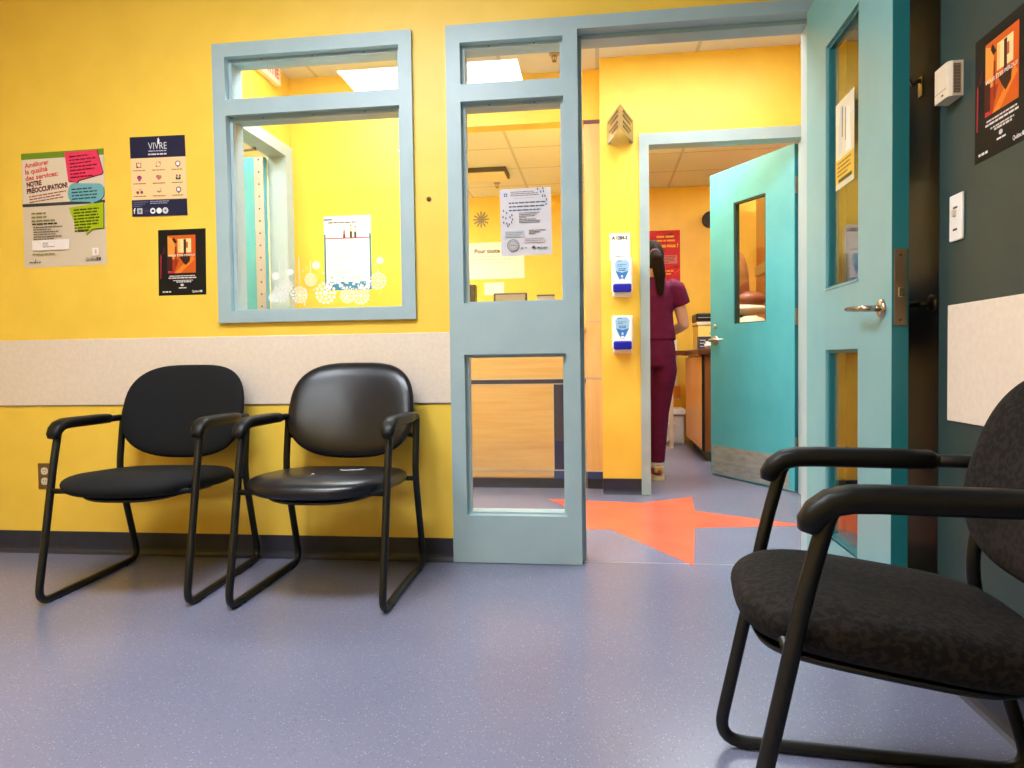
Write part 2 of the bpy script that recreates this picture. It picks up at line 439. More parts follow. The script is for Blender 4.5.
# exam room + reception shells
b = B().m(YEL); b.box(.012, .062, 1.66, 4.6, 0, ZC); struct('wall_partition', b)
b = B().m(YEL); b.box(.062, 3.1, 4.6, 4.7, 0, ZC); struct('wall_exam_back', b)
b = B().m(TILE2); b.box(.062, 3.1, 1.66, 4.6, 2.64, 2.70); struct('ceiling_exam', b)
b = B().m(YEL); b.box(-3.0, .012, 4.5, 4.6, 0, ZC); struct('wall_reception_back', b)
b = B().m(YEL); b.box(-3.1, -3.0, -.1+.23, 4.6, 0, ZC); struct('wall_reception_left', b)
TILE3 = tile('ceiling tile reception', (226,230,238), .61, .61, .1, .2)
b = B().m(TILE3); b.box(-3.0, .012, 1.87, 4.5, 2.60, 2.66); struct('ceiling_reception', b)

# door_2 : exam room door
D2 = sroot('door_2', (.74, 1.6, 0))
b = B().m(FRAME); b.box(.254, .311, 1.55, 1.66, .003, 2.252); b.box(1.226, 1.282, 1.55, 1.66, .003, 2.252); b.box(.311, 1.226, 1.55, 1.66, 2.182, 2.252)
struct('frame', b, D2)
LA = Vector((1.206, 1.662, 0)); LB = Vector((.8027, 2.3690, 0)); ang = math.atan2(LB.y-LA.y, LB.x-LA.x)
L2 = bpy.data.objects.new('door_leaf', None); COL.objects.link(L2)   # placeholder replaced by mesh below
bpy.data.objects.remove(L2)
W = .812; T = .045
b = B().m(TEAL)    # local: x from hinge to latch, y = -T..0 (towards the hidden side), z up
def yy(a, c): return (a, c)
b.box(.001, .250, -T, 0, .012, 2.178); b.box(.560, W, -T, 0, .012, 2.178)
for a, c in ((.012,1.094),(1.932,2.178)): b.box(.250, .560, -T, 0, a, c)
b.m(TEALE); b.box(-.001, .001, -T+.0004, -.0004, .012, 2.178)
lf = struct('door_leaf', b, D2, local=True); lf.location = LA - D2.location; lf.rotation_euler = (0,0,ang)
def leafpart(name, b): o = obj(name, b, lf, local=True); return o
b = B().m(mat('dark gasket', (20,60,64), .5))
for q in ((.250,.262,1.094,1.932),(.548,.560,1.094,1.932),(.262,.548,1.094,1.100),(.262,.548,1.920,1.932)): b.box(q[0],q[1],-T+.004,-.006,q[2],q[3])
leafpart('glazing_bead', b)
b = B().m(GLASS); b.box(.258, .552, -.026, -.021, 1.098, 1.924); leafpart('pane', b)
b = B().m(KICK); b.box(.05, W-.012, .0, .0016, .020, .224); leafpart('kick_plate', b)
lever(lf, (.758, 0, .985), (0,1,0), (-1,0,0), local=True, m=STEEL, L=.15, s=1.25, out=.06)
b = B().m(STEEL); b.lathe([(.017,0),(.017,.008),(.012,.012)], (.762,.0,1.085), 18, 'y'); leafpart('lock_cylinder', b)
for z in (.30, 1.11, 1.925):
    b = B().m(STEEL); b.box(-.004, -.001, -T+.004, -.004, z-.052, z+.052); b.lathe([(.006,-.052),(.006,.052)], (-.004,-T-.003,z), 10); leafpart('hinge', b)

# door_3 : door at the left end of the corridor, seen through the window
D3 = sroot('door_3', (-2.05, .97, 0))
b = B().m(FRAME)
b.box(-2.12, -1.995, 1.437, 1.535, .003, 2.27); b.box(-2.12, -1.995, .45, .508, .003, 2.27); b.box(-2.12, -1.995, .508, 1.437, 2.197, 2.27)
struct('frame', b, D3)
b = B().m(TEAL); b.box(-2.95, -2.125, 1.392, 1.436, .012, 2.185); struct('door_leaf', b, D3)
HS = mat('beige hinge strip', (168,166,160), .45)
b = B().m(HS); b.box(-2.188, -2.126, 1.386, 1.3915, .02, 2.18)
b.m(DARK)
for k in range(28): b.lathe([(.006,0),(.004,-.0015)], (-2.157, 1.386, .06+k*.078), 10, 'y')
struct('continuous_hinge', b, D3)
b = B().m(STEEL); b.box(-2.75, -2.45, 1.33, 1.392, 2.09, 2.15, .006); p = fillet([(-2.6,1.36,2.155),(-2.35,1.2,2.168),(-2.10,1.25,2.19)], .03); b.tube(p, .011, 8); struct('door_closer', b, D3)

# pillar end panel beside the reception opening
b = B().m(WOODV); b.box(-.092, .012, 1.75, 1.87, .12, 2.395)
b.m(REDWOOD).box(-.094, .012, 1.746, 1.87, 2.395, 2.42)
b.m(SILVER)
for z in (1.1153, .7367, .119): b.box(-.093, .012, 1.7475, 1.752, z-.004, z+.004)
b.m(BLUESTRIP).box(-.092, .012, 1.750, 1.87, .067, .115); b.m(BASE).box(-.092, .012, 1.765, 1.87, 0, .067)
struct('trim_4', b)

# star inlaid in the floor
st = [(.376,.03),(.466,.696),(1.05,.785),(.521,1.101),(.556,1.509),(.234,1.307),(-.33,1.397),(-.11,1.0),(-.44,.60),(.046,.640)]
b = B().m(STAR); b.prism(st, 'z', .0, .0012)
solo('floor_star', b, 'big orange five pointed star inlaid in the corridor floor', 'floor inlay', (.25,.85,.0))
b = B().m(SILVER); b.prism([(-.081,.058),(.815,.052),(.815,.056),(-.081,.062)], 'z', 0, .0009); struct('trim_5', b)

# ================================================================== CHAIRS
def superell(a, n, t):
    c, s = math.cos(t), math.sin(t)
    return (abs(c)**(2/n))*(1 if c >= 0 else -1), (abs(s)**(2/n))*(1 if s >= 0 else -1)
def make_chair(label, loc, rz, upm, HW=.2725, Bd=.270, cy=-.345, bz=.662, tl=.06, bs=.421, bt=.042, ps=.78, H2=.196, bw=0.0, yb=-.044):
    t = thing('waiting_chair', label, 'chair', loc, rz, 'sled base waiting room armchairs')
    r = .0135
    prof = [(-.40,.638),(-.466,.638),(-.5017,.503),(-.5505,.269),(-.606,.0136),(.004,.0136),(-.113,.41),(-.084,.58),(-.070,.638),(-.25,.638)]
    rad = [0,.04,.05,.05,.062,.062,.07,.05,.045,0]
    for sx in (-1, 1):
        p = fillet([(sx*HW, y, z) for y, z in prof], rad, 7)
        b = B().m(TUBEM); b.tube(p, r, 14)
        fr = obj('side_frame', b, t, True)
        for y in (-.50, -.09):
            b = B().m(BLACK); b.lathe([(.012,.0),(.013,.004),(.0135,.008)], (sx*HW, y, .0), 12); obj('glide', b, fr, True)
        # arm pad : rounded bar dropping at the front
        pp = [(-.172,.640),(-.184,.641),(-.25,.6425),(-.40,.6435),(-.44,.6425),(-.468,.636),(-.487,.622),(-.498,.604),(-.502,.592)]
        sc = [.6,.95,1,1,1,.98,.95,.88,.6]
        sh = []
        for k in range(16):
            c, s = superell(1, 3.2, 2*PI*k/16); sh.append((c*.0265, s*.0205))
        b = B().m(PADM); b.tube([(sx*HW, y, z) for y, z in pp], sc, shape=sh); obj('arm_pad', b, t, True)
    # seat : upholstered pad, rounded and waterfall-edged
    A_ = HW-.005
    def seat_pt(th, s_, top):
        c, s = superell(1, 2.9 if math.sin(th) < 0 else 3.8, th); x = A_*c*s_; y = Bd*s*s_
        e = s_
        zt = .462-.030*max(0,(-y)/Bd)**3*e**2 + .02*0
        base = bs + (-y)*tl
        fwd = max(0.0, -y/Bd)
        if top:
            h = .036*math.sqrt(max(0, 1-e**6)) - .010*(1-e*e)*(1-(y/Bd)**2)
        else:
            h = -bt*math.sqrt(max(0, 1-e**9))
        z = base + h - .022*fwd**3 - .010*(x/A_)**2*0
        return (x, cy+y, z)
    S = 56; rows = []
    for s_ in (.02,.2,.4,.6,.75,.86,.93,.97,.99,1.0): rows.append([seat_pt(2*PI*k/S, s_, True) for k in range(S)])
    for s_ in (.99,.97,.93,.86,.7,.4,.02): rows.append([seat_pt(2*PI*k/S, s_, False) for k in range(S)])
    b = B().m(upm); V = b.grid(rows, closed_v=True); b.cap(V[0], True); b.cap(V[-1], True); seat = obj('seat', b, t, True)
    # seat pan under the pad + cross bars to the side frames
    b = B().m(BLACK)
    rows = []
    for z, k_ in ((.0,ps),(-.010,ps-.02),(-.012,.5)):
        rows.append([(A_*superell(1,2.9,2*PI*k/S)[0]*k_, cy+Bd*superell(1,2.9,2*PI*k/S)[1]*k_, bs+.004-bt+z-(Bd*superell(1,2.9,2*PI*k/S)[1]*k_)*tl - .022*max(0,-superell(1,2.9,2*PI*k/S)[1])**3) for k in range(S)])
    V = b.grid(rows, closed_v=True); b.cap(V[0]); b.cap(V[-1]); obj('seat_pan', b, t, True)
    for y, z in ((-.5243,.402),(-.110,bs-.036)):
        b = B().m(TUBEM); b.tube([(-HW,y,z),(HW,y,z)], .010, 10); obj('cross_bar', b, t, True)
    # backrest : curved pad, a little narrower at the top
    W2_ = HW-.0085-bw
    def bp(th, s_, d):
        c, s = superell(1, 3.4 if math.sin(th) > 0 else 2.6, th)
        v = H2*s*s_; u = W2_*c*s_*(1-.10*(max(0, s*s_+.35)/1.35)**2-.02*max(0,-s)**2)*1.012
        y = yb - .045*(u/W2_)**2 + v*.28 + d
        return (u, y, bz+v)
    rows = []
    for s_ in (.02,.25,.5,.7,.84,.92,.965,.99,1.0): rows.append([bp(2*PI*k/S, s_, -.034*math.sqrt(max(0,1-s_**6))) for k in range(S)])
    for s_ in (.99,.965,.92,.8,.5,.02): rows.append([bp(2*PI*k/S, s_, .022*math.sqrt(max(0,1-s_**8))) for k in range(S)])
    b = B().m(upm); V = b.grid(rows, closed_v=True); b.cap(V[0], True); b.cap(V[-1], True); obj('backrest', b, t, True)
    b = B().m(TUBEM)
    b.tube([(-HW,-.088,.555),(-HW+.06,-.050,.56),(HW-.06,-.050,.56),(HW,-.088,.555)], .009, 8)
    obj('back_bracket', b, t, True)
    return t, seat, seat_pt
FAB = noisy('charcoal woven fabric', (17,18,20), (24,25,28), 420, .85, .25, spec=.25)
VIN = noisy('navy black vinyl', (11,11,18), (14,14,22), 220, .3, .06, spec=.5)
PAT = noisy('black and taupe figured fabric', (15,12,11), (34,28,24), 95, .85, .2, 2, lo=.46, hi=.56, spec=.25)
make_chair('charcoal fabric sled base armchair against the yellow wall, beside the outlet', (-1.766,-.042,0), math.radians(4.0), FAB)
c2, seat2, spt = make_chair('shiny navy vinyl sled base armchair with scratched seat under the window', (-1.022,-.042,0), math.radians(1.2), VIN)
def onseat(x, y):   # height of the seat's top at local x, y
    best = None
    for i in range(1, 60):
        s_ = i/60
        for k in range(120):
            q = spt(2*PI*k/120, s_, True); d = (q[0]-x)**2+(q[1]-y)**2
            if best is None or d < best[0]: best = (d, q[2])
    return best[1]
for path in ([(.02,-.28),(.045,-.29),(.06,-.275),(.085,-.285)],[(.05,-.285),(.055,-.305)],[(.085,-.285),(.115,-.262)],[(-.035,-.43),(-.02,-.435)]):
    b = B().m(mat('exposed backing', (196,196,200), .7)); b.tube([(x,y,onseat(x,y)+.0006) for x,y in path], .0022, 6); obj('scratch_mark', b, seat2, True)
TH = math.radians(5.8)
# third chair faces left; far front bend at (.2457,-1.335)
phi = -(PI/2+TH)
def rot(x, y, a): return (x*math.cos(a)-y*math.sin(a), x*math.sin(a)+y*math.cos(a))
q = rot(-.2315, -.602, phi)
make_chair('black and taupe patterned sled base armchair in the right foreground', (.2520-q[0], -1.338-q[1], 0), phi, PAT, .2315, .245, -.346, .650, .14, .417, .058, .88, .184, .012, -.063)

# ================================================================== WALL ITEMS IN THE WAITING ROOM
INKD = (58,44,40)
# large services poster
P = Print(.410, .518, (212,196,172))
P.rect(0,.490,.410,.518,(112,142,40)); P.rect(.004,.288,.406,.490,(222,206,184))
for i, t_ in enumerate(('Améliorer','la qualité','des services:')): P.text(.018, .452-i*.030+i*.001, t_, .031, (214,72,70), .03, rot=.10, fit=(.122,.112,.165)[i])
for i, t_ in enumerate(('NOTRE','PRÉOCCUPATION!')): P.text(.024, .366-i*.030, t_, .030, (98,44,52), .06, rot=.10, fit=(.075,.205)[i])
P.lines(.034,.318,[.19,.16,.17],.0055,.0125,(150,70,70),.10)
P.rect(0,.276,.410,.290,(58,60,66))
P.dx = .014
P.poly([(.222,.376),(.250,.376),(.258,.350),(.272,.379),(.388,.402),(.393,.412),(.366,.512),(.205,.507)],(70,30,40)); P.poly([(.218,.380),(.246,.380),(.256,.356),(.266,.383),(.384,.406),(.389,.414),(.362,.514),(.203,.512)],(232,58,96))
P.lines(.226,.486,[.095,.13,.105,.135,.12,.075,.11],.0062,.0155,(110,20,50),.05)
bub = fillet([(.222,.290,0),(.352,.282,0),(.392,.300,0),(.394,.362,0),(.228,.372,0),(.212,.330,0)], [.02,.01,.03,.03,.03,.02], 5, True)
P.poly([(p.x+.003,p.y-.004) for p in bub],(40,74,86)); P.poly([(p.x,p.y) for p in bub],(112,172,180)); P.poly([(.318,.290),(.350,.290),(.336,.270)],(112,172,180))
P.lines(.234,.340,[.10,.125,.125,.12],.0062,.0145,(40,74,84),.02)
P.poly([(.258,.158),(.304,.158),(.302,.132),(.332,.158),(.390,.160),(.392,.276),(.222,.258)],(84,92,16)); P.poly([(.255,.162),(.308,.161),(.304,.138),(.330,.162),(.386,.164),(.388,.279),(.219,.262)],(166,186,20))
P.lines(.242,.246,[.125,.115,.12,.125,.12,.12,.08,.075],.0068,.0135,(60,70,10),.03)
P.dx = 0
for i, w_ in enumerate((.072,.075,.12)): P.lines(.046,.240-i*.017,[w_],.0075,.01,(132,128,92))
P.lines(.048,.192,[.125],.0068,.01,(60,50,46)); P.lines(.054,.179,[.145,.09,.125,.11,.14,.105],.0042,.011,(96,84,78))
P.rect(.046,.076,.232,.122,(238,228,224)); P.lines(.100,.106,[.03,.028,.06],.004,.0085,(150,140,140))
P.lines(.048,.056,[.11],.005,.01,(140,130,60)); P.lines(.030,.020,[.058],.005,.01,(90,84,90)); P.poly([(.060,.026),(.064,.026),(.063,.038),(.061,.038)],(60,60,70))
P.rect(.345,.042,.376,.076,(240,230,222)); P.disc(.361,.059,.006,(196,190,186),12,.011)
P.text(.310,.020,'Québec',.019,(70,70,76)); P.rect(.364,.020,.374,.034,(70,70,80)); P.rect(.376,.020,.386,.034,(70,70,80))
P.place('poster','large beige poster with pink, blue and green speech bubbles on yellow wall','poster',(-2.611,.0199,1.311),(1,0,.010),(0.004,0,1))
# program poster with icons
P = Print(.264, .352, (248,206,150))
P.rect(0,.258,.264,.352,(30,32,62)); P.text(.088,.295,'VIVRE',.043,(222,222,228),-.004,fit=.088); P.poly([(.132,.318),(.140,.318),(.143,.334),(.1385,.346),(.133,.338)],(236,236,240))
P.lines(.088,.285,[.086],.0045,.01,(180,182,196)); P.lines(.086,.270,[.088],.006,.01,(226,214,220))
rows_ = [.228,.170,.114]; cols_ = [.040,.133,.226]
icon = [(150,84,90),(170,130,120),(110,60,110),(176,72,120),(190,110,110),(70,86,60),(130,70,80),(150,140,110),(70,62,80)]
for r_ in range(3):
    for c_ in range(3):
        x, y, k = cols_[c_], rows_[r_], icon[r_*3+c_]; bg = (248,206,150)
        if r_*3+c_ in (2,8): P.ring(x,y,.0125,k,(250,232,226),.004); P.disc(x,y-.014,.003,k)
        elif r_*3+c_ in (0,): P.rect(x-.013,y-.012,x+.011,y+.010,k); P.rect(x-.008,y-.008,x+.008,y+.007,(246,212,170)); P.disc(x-.008,y-.010,.004,(90,40,50))
        elif r_*3+c_ == 1: P.ring(x,y,.012,k,bg,.002); P.disc(x-.010,y-.008,.003,(120,60,60)); P.disc(x+.008,y+.008,.004,k)
        elif r_*3+c_ == 3: P.disc(x,y+.002,.012,k,16,.009); P.disc(x,y+.006,.004,(70,40,80)); P.poly([(x-.008,y-.004),(x+.008,y-.004),(x+.004,y-.014),(x-.004,y-.014)],k)
        elif r_*3+c_ == 4: P.disc(x-.005,y+.004,.008,k); P.disc(x+.006,y+.002,.008,(206,120,110)); P.poly([(x-.01,y),(x+.011,y),(x,y-.013)],k)
        elif r_*3+c_ == 5: P.rect(x-.012,y-.012,x+.011,y,k); P.disc(x-.006,y+.006,.004,(120,60,60)); P.disc(x+.008,y+.005,.004,(60,60,60)); P.rect(x-.004,y-.006,x+.003,y-.001,(240,226,200))
        elif r_*3+c_ == 6: P.disc(x-.010,y-.008,.007,k); P.disc(x+.009,y-.007,.007,k); P.poly([(x-.004,y+.002),(x+.010,y+.006),(x+.009,y+.009),(x-.005,y+.005)],(196,130,120))
        else: P.disc(x,y-.002,.011,k,16,.009); P.disc(x,y+.003,.012,bg,16,.007); P.poly([(x,y+.002),(x+.012,y+.004),(x+.010,y+.007)],(130,120,100))
        P.lines(x-.03,y-.027,[.060 if c_ < 2 else .05],.004,.01,(150,110,84))
P.rect(0,0,.264,.073,(30,32,62)); P.lines(.008,.062,[.07,.055,.042],.003,.009,(110,112,150)); P.lines(.088,.063,[.09,.085],.0038,.0085,(160,162,190))
P.text(.007,.013,'f',.034,(240,240,244),.02); P.rect(.025,.011,.050,.036,(200,202,206)); P.rect(.031,.017,.044,.030,(120,122,126)); P.ring(.070,.023,.013,(54,56,80),(34,36,64),.002); P.lines(.064,.021,[.012],.004,.01,(90,92,110))
P.disc(.100,.023,.013,(240,240,242)); P.rect(.094,.018,.106,.028,(50,52,74)); P.disc(.130,.023,.013,(246,246,246)); P.ring(.160,.023,.014,(226,226,222),(196,202,196),.004); P.disc(.160,.023,.004,(90,96,90))
P.place('poster','navy and peach poster with nine small icons on yellow wall','poster',(-2.068,.0199,1.523),(1,0,-.010),(-.012,0,1))
def black_poster():
    P = Print(.226, .291, (16,13,13), rough=.6)
    x0,y0,x1,y1 = .045,.098,.178,.265
    P.rect(x0,y0,x1,y1,(206,92,20)); P.poly([(x0,y0+.05),(x0+.03,y0+.06),(x0+.036,y1-.02),(x0,y1-.004)],(236,150,60))
    P.rect(x0+.048,y0+.09,x0+.112,y1-.016,(250,214,150)); P.rect(x0+.048,y0+.09,x0+.060,y1-.02,(244,190,110)); P.rect(x0+.076,y0+.08,x0+.088,y1-.018,(70,34,18)); P.rect(x0+.088,y0+.11,x0+.097,y1-.03,(196,96,50))
    P.rect(x0+.112,y0+.02,x1,y1-.002,(214,86,16)); P.poly([(x0+.06,y0),(x0+.13,y0+.06),(x0+.118,y0+.075),(x0+.03,y0)],(238,128,40)); P.poly([(x0+.01,y0),(x0+.03,y0),(x0+.055,y0+.06),(x0+.02,y0+.062)],(170,50,20))
    P.poly([(x0+.055,y0+.072),(x0+.108,y0+.084),(x0+.105,y0+.05),(x0+.084,y0+.034),(x0+.07,y0+.05)],(56,26,16)); P.poly([(x0+.022,y1-.018),(x0+.03,y1-.008),(x0+.046,y1-.030),(x0+.034,y1-.036)],(40,22,18))
    P.rect(x0+.036,y0+.03,x0+.042,y1-.05,(120,44,16)); P.poly([(x0,y0),(x0+.026,y0),(x0+.03,y0+.006),(x0,y0+.008)],(206,40,60)); P.rect(x0-.003,y0+.01,x0+.022,y0+.075,(70,24,22))
    P.text(x0+.002,y0+.074,'VOUS ÊTES PERDU?',.0125,(244,232,226),.012,fit=.127)
    P.poly([(.008,.075),(.013,.075),(.016,.175),(.010,.185)],(168,34,56)); P.poly([(.014,.18),(.03,.185),(.036,.22),(.022,.20)],(70,20,30))
    P.lines(.052,.083,[.122],.0042,.01,(216,206,200)); P.lines(.048,.074,[.132],.0048,.01,(226,214,208)); P.lines(.070,.063,[.094],.004,.01,(206,198,194)); P.lines(.086,.056,[.07],.005,.01,(216,206,200))
    P.disc(.113,.045,.008,(216,208,204),10,.006); P.lines(.097,.030,[.036],.0042,.01,(230,224,220))
    P.text(.020,.013,'LigneAide',.013,(236,230,226),.01,fit=.03) if False else P.lines(.020,.013,[.040],.006,.01,(226,220,216))
    P.text(.160,.011,'Québec',.014,(232,226,222),.01,fit=.033); P.rect(.196,.011,.201,.020,(226,226,226)); P.rect(.203,.011,.208,.020,(226,226,226))
    return P
black_poster().place('poster','black poster with orange picture on the yellow wall, left of the window','poster',(-1.954,.0199,1.168),(1,0,.003),(.018,0,1),'black posters with an orange picture')
black_poster().place('poster','black poster with orange picture on the dark green right wall','poster',(.9049,-1.062,1.312),(0,-1,0),(0,0,1),'black posters with an orange picture')
# notice taped to the sidelight glass
def notice():
    P = Print(.216, .282, (214,208,212), .0006)
    P.rect(.017,.250,.031,.264,(40,96,160)); P.disc(.024,.257,.004,(190,214,230),10)
    P.lines(.046,.266,[.10,.115,.12],.0035,.0075,(120,116,120)); P.lines(.06,.240,[.085],.0025,.01,(186,180,184))
    P.lines(.038,.219,[.155,.15,.135],.0056,.0155,(74,98,124)); P.lines(.080,.177,[.088,.075,.07,.03,.07,.09,.088],.0032,.0068,(104,102,106))
    for x, y in ((.012,.186),(.026,.176),(.010,.160),(.022,.154),(.040,.158),(.048,.166),(.012,.136),(.026,.132),(.036,.128),(.046,.136),(.030,.120),(.050,.148),(.160,.270),(.172,.258),(.182,.272),(.184,.260),(.180,.240),(.190,.240),(.196,.224),(.194,.206)):
        P.poly([(x,y),(x+.004,y+.001),(x+.003,y+.010),(x-.001,y+.009)],(46,64,100))
    P.rect(.018,.078,.100,.104,(186,190,196)); P.lines(.022,.096,[.072,.07,.06],.003,.007,(130,134,142)); P.lines(.120,.102,[.07,.045,.028],.0034,.007,(86,84,88))
    P.rect(.100,.052,.186,.072,(204,190,196)); P.lines(.104,.066,[.078,.075],.003,.007,(150,138,144))
    P.ring(.052,.044,.026,(120,120,124),(176,172,174),.003); P.ring(.052,.044,.018,(140,140,142),(184,180,182),.002); P.lines(.040,.042,[.024],.003,.005,(110,110,114))
    for q in ([(.085,.026),(.089,.036),(.086,.030),(.094,.030)],[(.098,.026),(.106,.034),(.112,.027),(.104,.030)],[(.128,.030),(.140,.040),(.150,.026),(.136,.028)],[(.152,.028),(.160,.034),(.168,.028),(.160,.026)]): P.poly(q,(70,68,74))
    P.text(.168,.026,'Québec',.012,(50,50,56),.02,fit=.03)
    return P
notice().place('notice','white printed notice with blue drops taped on the sidelight glass','notice',(-.412,.0649,1.300),(1,0,.012),(-.012,0,1))
# poster on the far side of the open door's glass
P = Print(.178, .296, (226,216,178), .0006); P.rect(.0,.225,.178,.296,(232,224,196)); P.rect(0,.0,.178,.10,(226,184,60)); P.rect(0,.0,.178,.018,(214,206,176))
P.poly([(.03,.11),(.06,.12),(.08,.27),(.05,.28),(.03,.2)],(206,206,196)); P.rect(.062,.17,.070,.27,(72,62,50)); P.rect(.094,.15,.100,.26,(110,100,80)); P.poly([(.10,.11),(.15,.11),(.14,.25),(.11,.26)],(236,236,226))
P.lines(.02,.084,[.13,.12,.13,.10],.006,.014,(120,96,30)); P.rect(.03,.020,.16,.032,(60,70,50))
P.place('poster','cream and yellow poster stuck to the upper glass of the open door','poster',(.8292,-.292,1.435),(0,-1,.0),(0,0,1))

# outlet, switch, sensor, screw
t = thing('wall_outlet','bronze duplex outlet low on the yellow wall beside the fabric chair','outlet',(-2.545,.02,.355))
b = B().m(mat('bronze outlet plate', (122,92,58), .4, .4)); b.box(-2.578,-2.510,.015,.020,.295,.414,.002); obj('plate', b, t)
for z in (.331,.378):
    b = B().m(CREAM); pts = [(-2.544+.017*superell(1,2.6,2*PI*k/20)[0], z+.0165*superell(1,2.6,2*PI*k/20)[1]) for k in range(20)]; b.prism(pts,'y',.0135,.016)
    b.m(DARK)
    for dx in (-.006,.006): b.box(-2.544+dx-.0012,-2.544+dx+.0012,.0128,.014,z-.001,z+.008)
    b.lathe([(.0022,0),(.002,-.0008)],(-2.544,.0136,z-.008),8,'y'); obj('socket', b, t)
t = thing('light_switch','white toggle light switch plate on the dark green right wall','switch',(.905,-.985,1.203))
b = B().m(WHITE); b.box(.898,.905,-1.016,-.951,1.144,1.262,.003); obj('plate', b, t)
b = B().m(CREAM); b.box(.889,.898,-.989,-.978,1.205,1.222,.002); obj('toggle', b, t)
b = B().m(DARK); b.box(.8965,.8985,-.993,-.974,1.226,1.230); obj('slot', b, t)
b = B().m(DARK); b.box(.8965,.8985,-.992,-.974,1.170,1.175); obj('slot', b, t)
t = thing('wall_sensor','boxy cream wall sensor with vented side above the light switch','sensor',(.905,-.975,1.55))
b = B().m(CREAM); b.prism([(.906,-1.004),(.880,-1.004),(.873,-1.000),(.870,-.994),(.870,-.932),(.906,-.928)],'z',1.502,1.589); obj('housing', b, t)
b = B().m(mat('brown vent', (112,92,76), .6)); b.box(.882,.898,-1.0052,-1.002,1.509,1.582)
b.m(mat('vent rib', (150,128,108), .6))
for k in range(9): b.box(.882,.898,-1.0058,-1.005,1.512+k*.008,1.5135+k*.008)
obj('vent', b, t)
b = B().m(mat('seam', (160,140,120), .6)); b.box(.8694,.8705,-.994,-.934,1.5245,1.5260); obj('seam', b, t)
b = B().m(BLACK); b.box(.8690,.8705,-.978,-.970,1.511,1.515); obj('indicator', b, t)
b = B().m(BRONZE); b.lathe([(.010,.0),(.010,-.004),(.005,-.010),(.0,-.011)],(-.712,.02,1.545),14,'y')
solo('wall_button', b, 'tiny dark knob on the yellow wall between window and sidelight', 'knob', (-.712,.02,1.545))

# snowflake and bauble cling on the window glass : one printed film, ornaments as parts
DEC = mat('white window cling', (250,250,250), .6)
DEC.node_tree.nodes['Principled BSDF'].inputs['Alpha'].default_value = .5
t = thing('window_cling','white holiday window cling of hanging baubles and snowflakes on the glass','window decal',(-1.17,.0645,1.14))
def bauble(x, z, r, top, kind):
    b = B().m(DEC); y = .0643
    def disc(cx, cz, rr, n=18): b.prism([(cx+rr*math.cos(2*PI*k/n), cz+rr*math.sin(2*PI*k/n)) for k in range(n)], 'y', y, y+.0006)
    if kind == 'ball': disc(x, z, r)
    elif kind == 'dots':
        disc(x, z, r*.28, 10)
        for rr, n in ((r*.55,8),(r*.95,14)):
            for k in range(n): disc(x+rr*math.cos(2*PI*k/n), z+rr*math.sin(2*PI*k/n), r*.17, 8)
    else:
        for k in range(6):
            a = PI*k/6+.1; d = Vector((math.cos(a),0,math.sin(a))); n = Vector((-d.z,0,d.x))
            c = Vector((x,0,z)); q = [c+d*r+n*.0022, c-d*r+n*.0022, c-d*r-n*.0022, c+d*r-n*.0022]
            b.prism([(p.x,p.z) for p in q],'y',y,y+.0006)
        for k in range(12): disc(x+r*.8*math.cos(2*PI*k/12), z+r*.8*math.sin(2*PI*k/12), r*.13, 8)
    if top: b.box(x-.0014, x+.0014, y, y+.0006, z+r, top)
    obj('bauble', b, t)
for q in ((-1.405,1.165,.040,1.31,'flake'),(-1.425,1.245,.017,0,'ball'),(-1.355,1.262,.014,0,'ball'),(-1.315,1.160,.034,1.33,'dots'),(-1.262,1.225,.026,1.31,'dots'),(-1.235,1.288,.018,0,'ball'),(-1.195,1.165,.044,0,'dots'),(-1.095,1.150,.030,0,'dots'),(-1.035,1.150,.036,0,'dots'),(-.955,1.212,.034,1.27,'dots'),(-.945,1.300,.016,0,'ball'),(-1.375,1.20,.030,1.335,'flake'),(-1.44,1.15,.022,0,'flake')):
    bauble(*q)
b = B().m(DEC)
rnd = random.Random(3)
for _ in range(60):
    x = rnd.uniform(-1.45,-.93); z = rnd.uniform(1.11,1.31)*1.0; r = rnd.uniform(.0015,.0045)
    b.prism([(x+r*math.cos(2*PI*k/7), z+r*math.sin(2*PI*k/7)) for k in range(7)],'y',.0643,.0650)
o_ = obj('snow_dots', b, t); o_['kind'] = 'stuff'

# ================================================================== CORRIDOR ITEMS
# health poster behind the window
P = Print(.322, .488, (240,240,238)); P.rect(0,.0,.322,.055,(30,130,178))
rnd = random.Random(5)
for _ in range(46): P.disc(rnd.uniform(.01,.31), rnd.uniform(.004,.052), rnd.uniform(.004,.011), (238,240,240), 10)
P.poly([(0,.055),(.012,.055),(.012,.37),(0,.37)],(28,120,150)); P.poly([(.310,.06),(.322,.06),(.322,.37),(.310,.37)],(28,120,150)); P.rect(.012,.338,.310,.345,(222,44,90))
P.rect(.0,.460,.06,.470,(40,120,180)); P.lines(.03,.440,[.20],.009,.01,(90,94,104)); P.lines(.03,.428,[.09],.004,.01,(160,160,166))
for x, h_, c_ in ((.140,.05,(60,60,80)),(.186,.085,(60,44,60)),(.216,.075,(40,60,100))):
    P.rect(x-.008,.342,x+.008,.342+h_*.5,c_); P.rect(x-.007,.342+h_*.5,x+.007,.342+h_*.85,(226,90,90) if x < .15 else (244,214,150)); P.disc(x,.342+h_*.95,.006,(120,84,70),10)
P.lines(.03,.310,[.09,.05,.11,.12,.1,.12,.08,.11,.09],.004,.018,(196,196,200)); P.lines(.16,.310,[.10,.11,.09,.12,.08,.1,.11,.09],.004,.018,(200,200,204)); P.lines(.05,.125,[.19,.17],.004,.012,(190,190,196)); P.lines(.04,.078,[.02],.008,.01,(110,160,130)); P.lines(.12,.078,[.02],.008,.01,(130,190,200)); P.lines(.2,.08,[.06],.006,.01,(200,180,170))
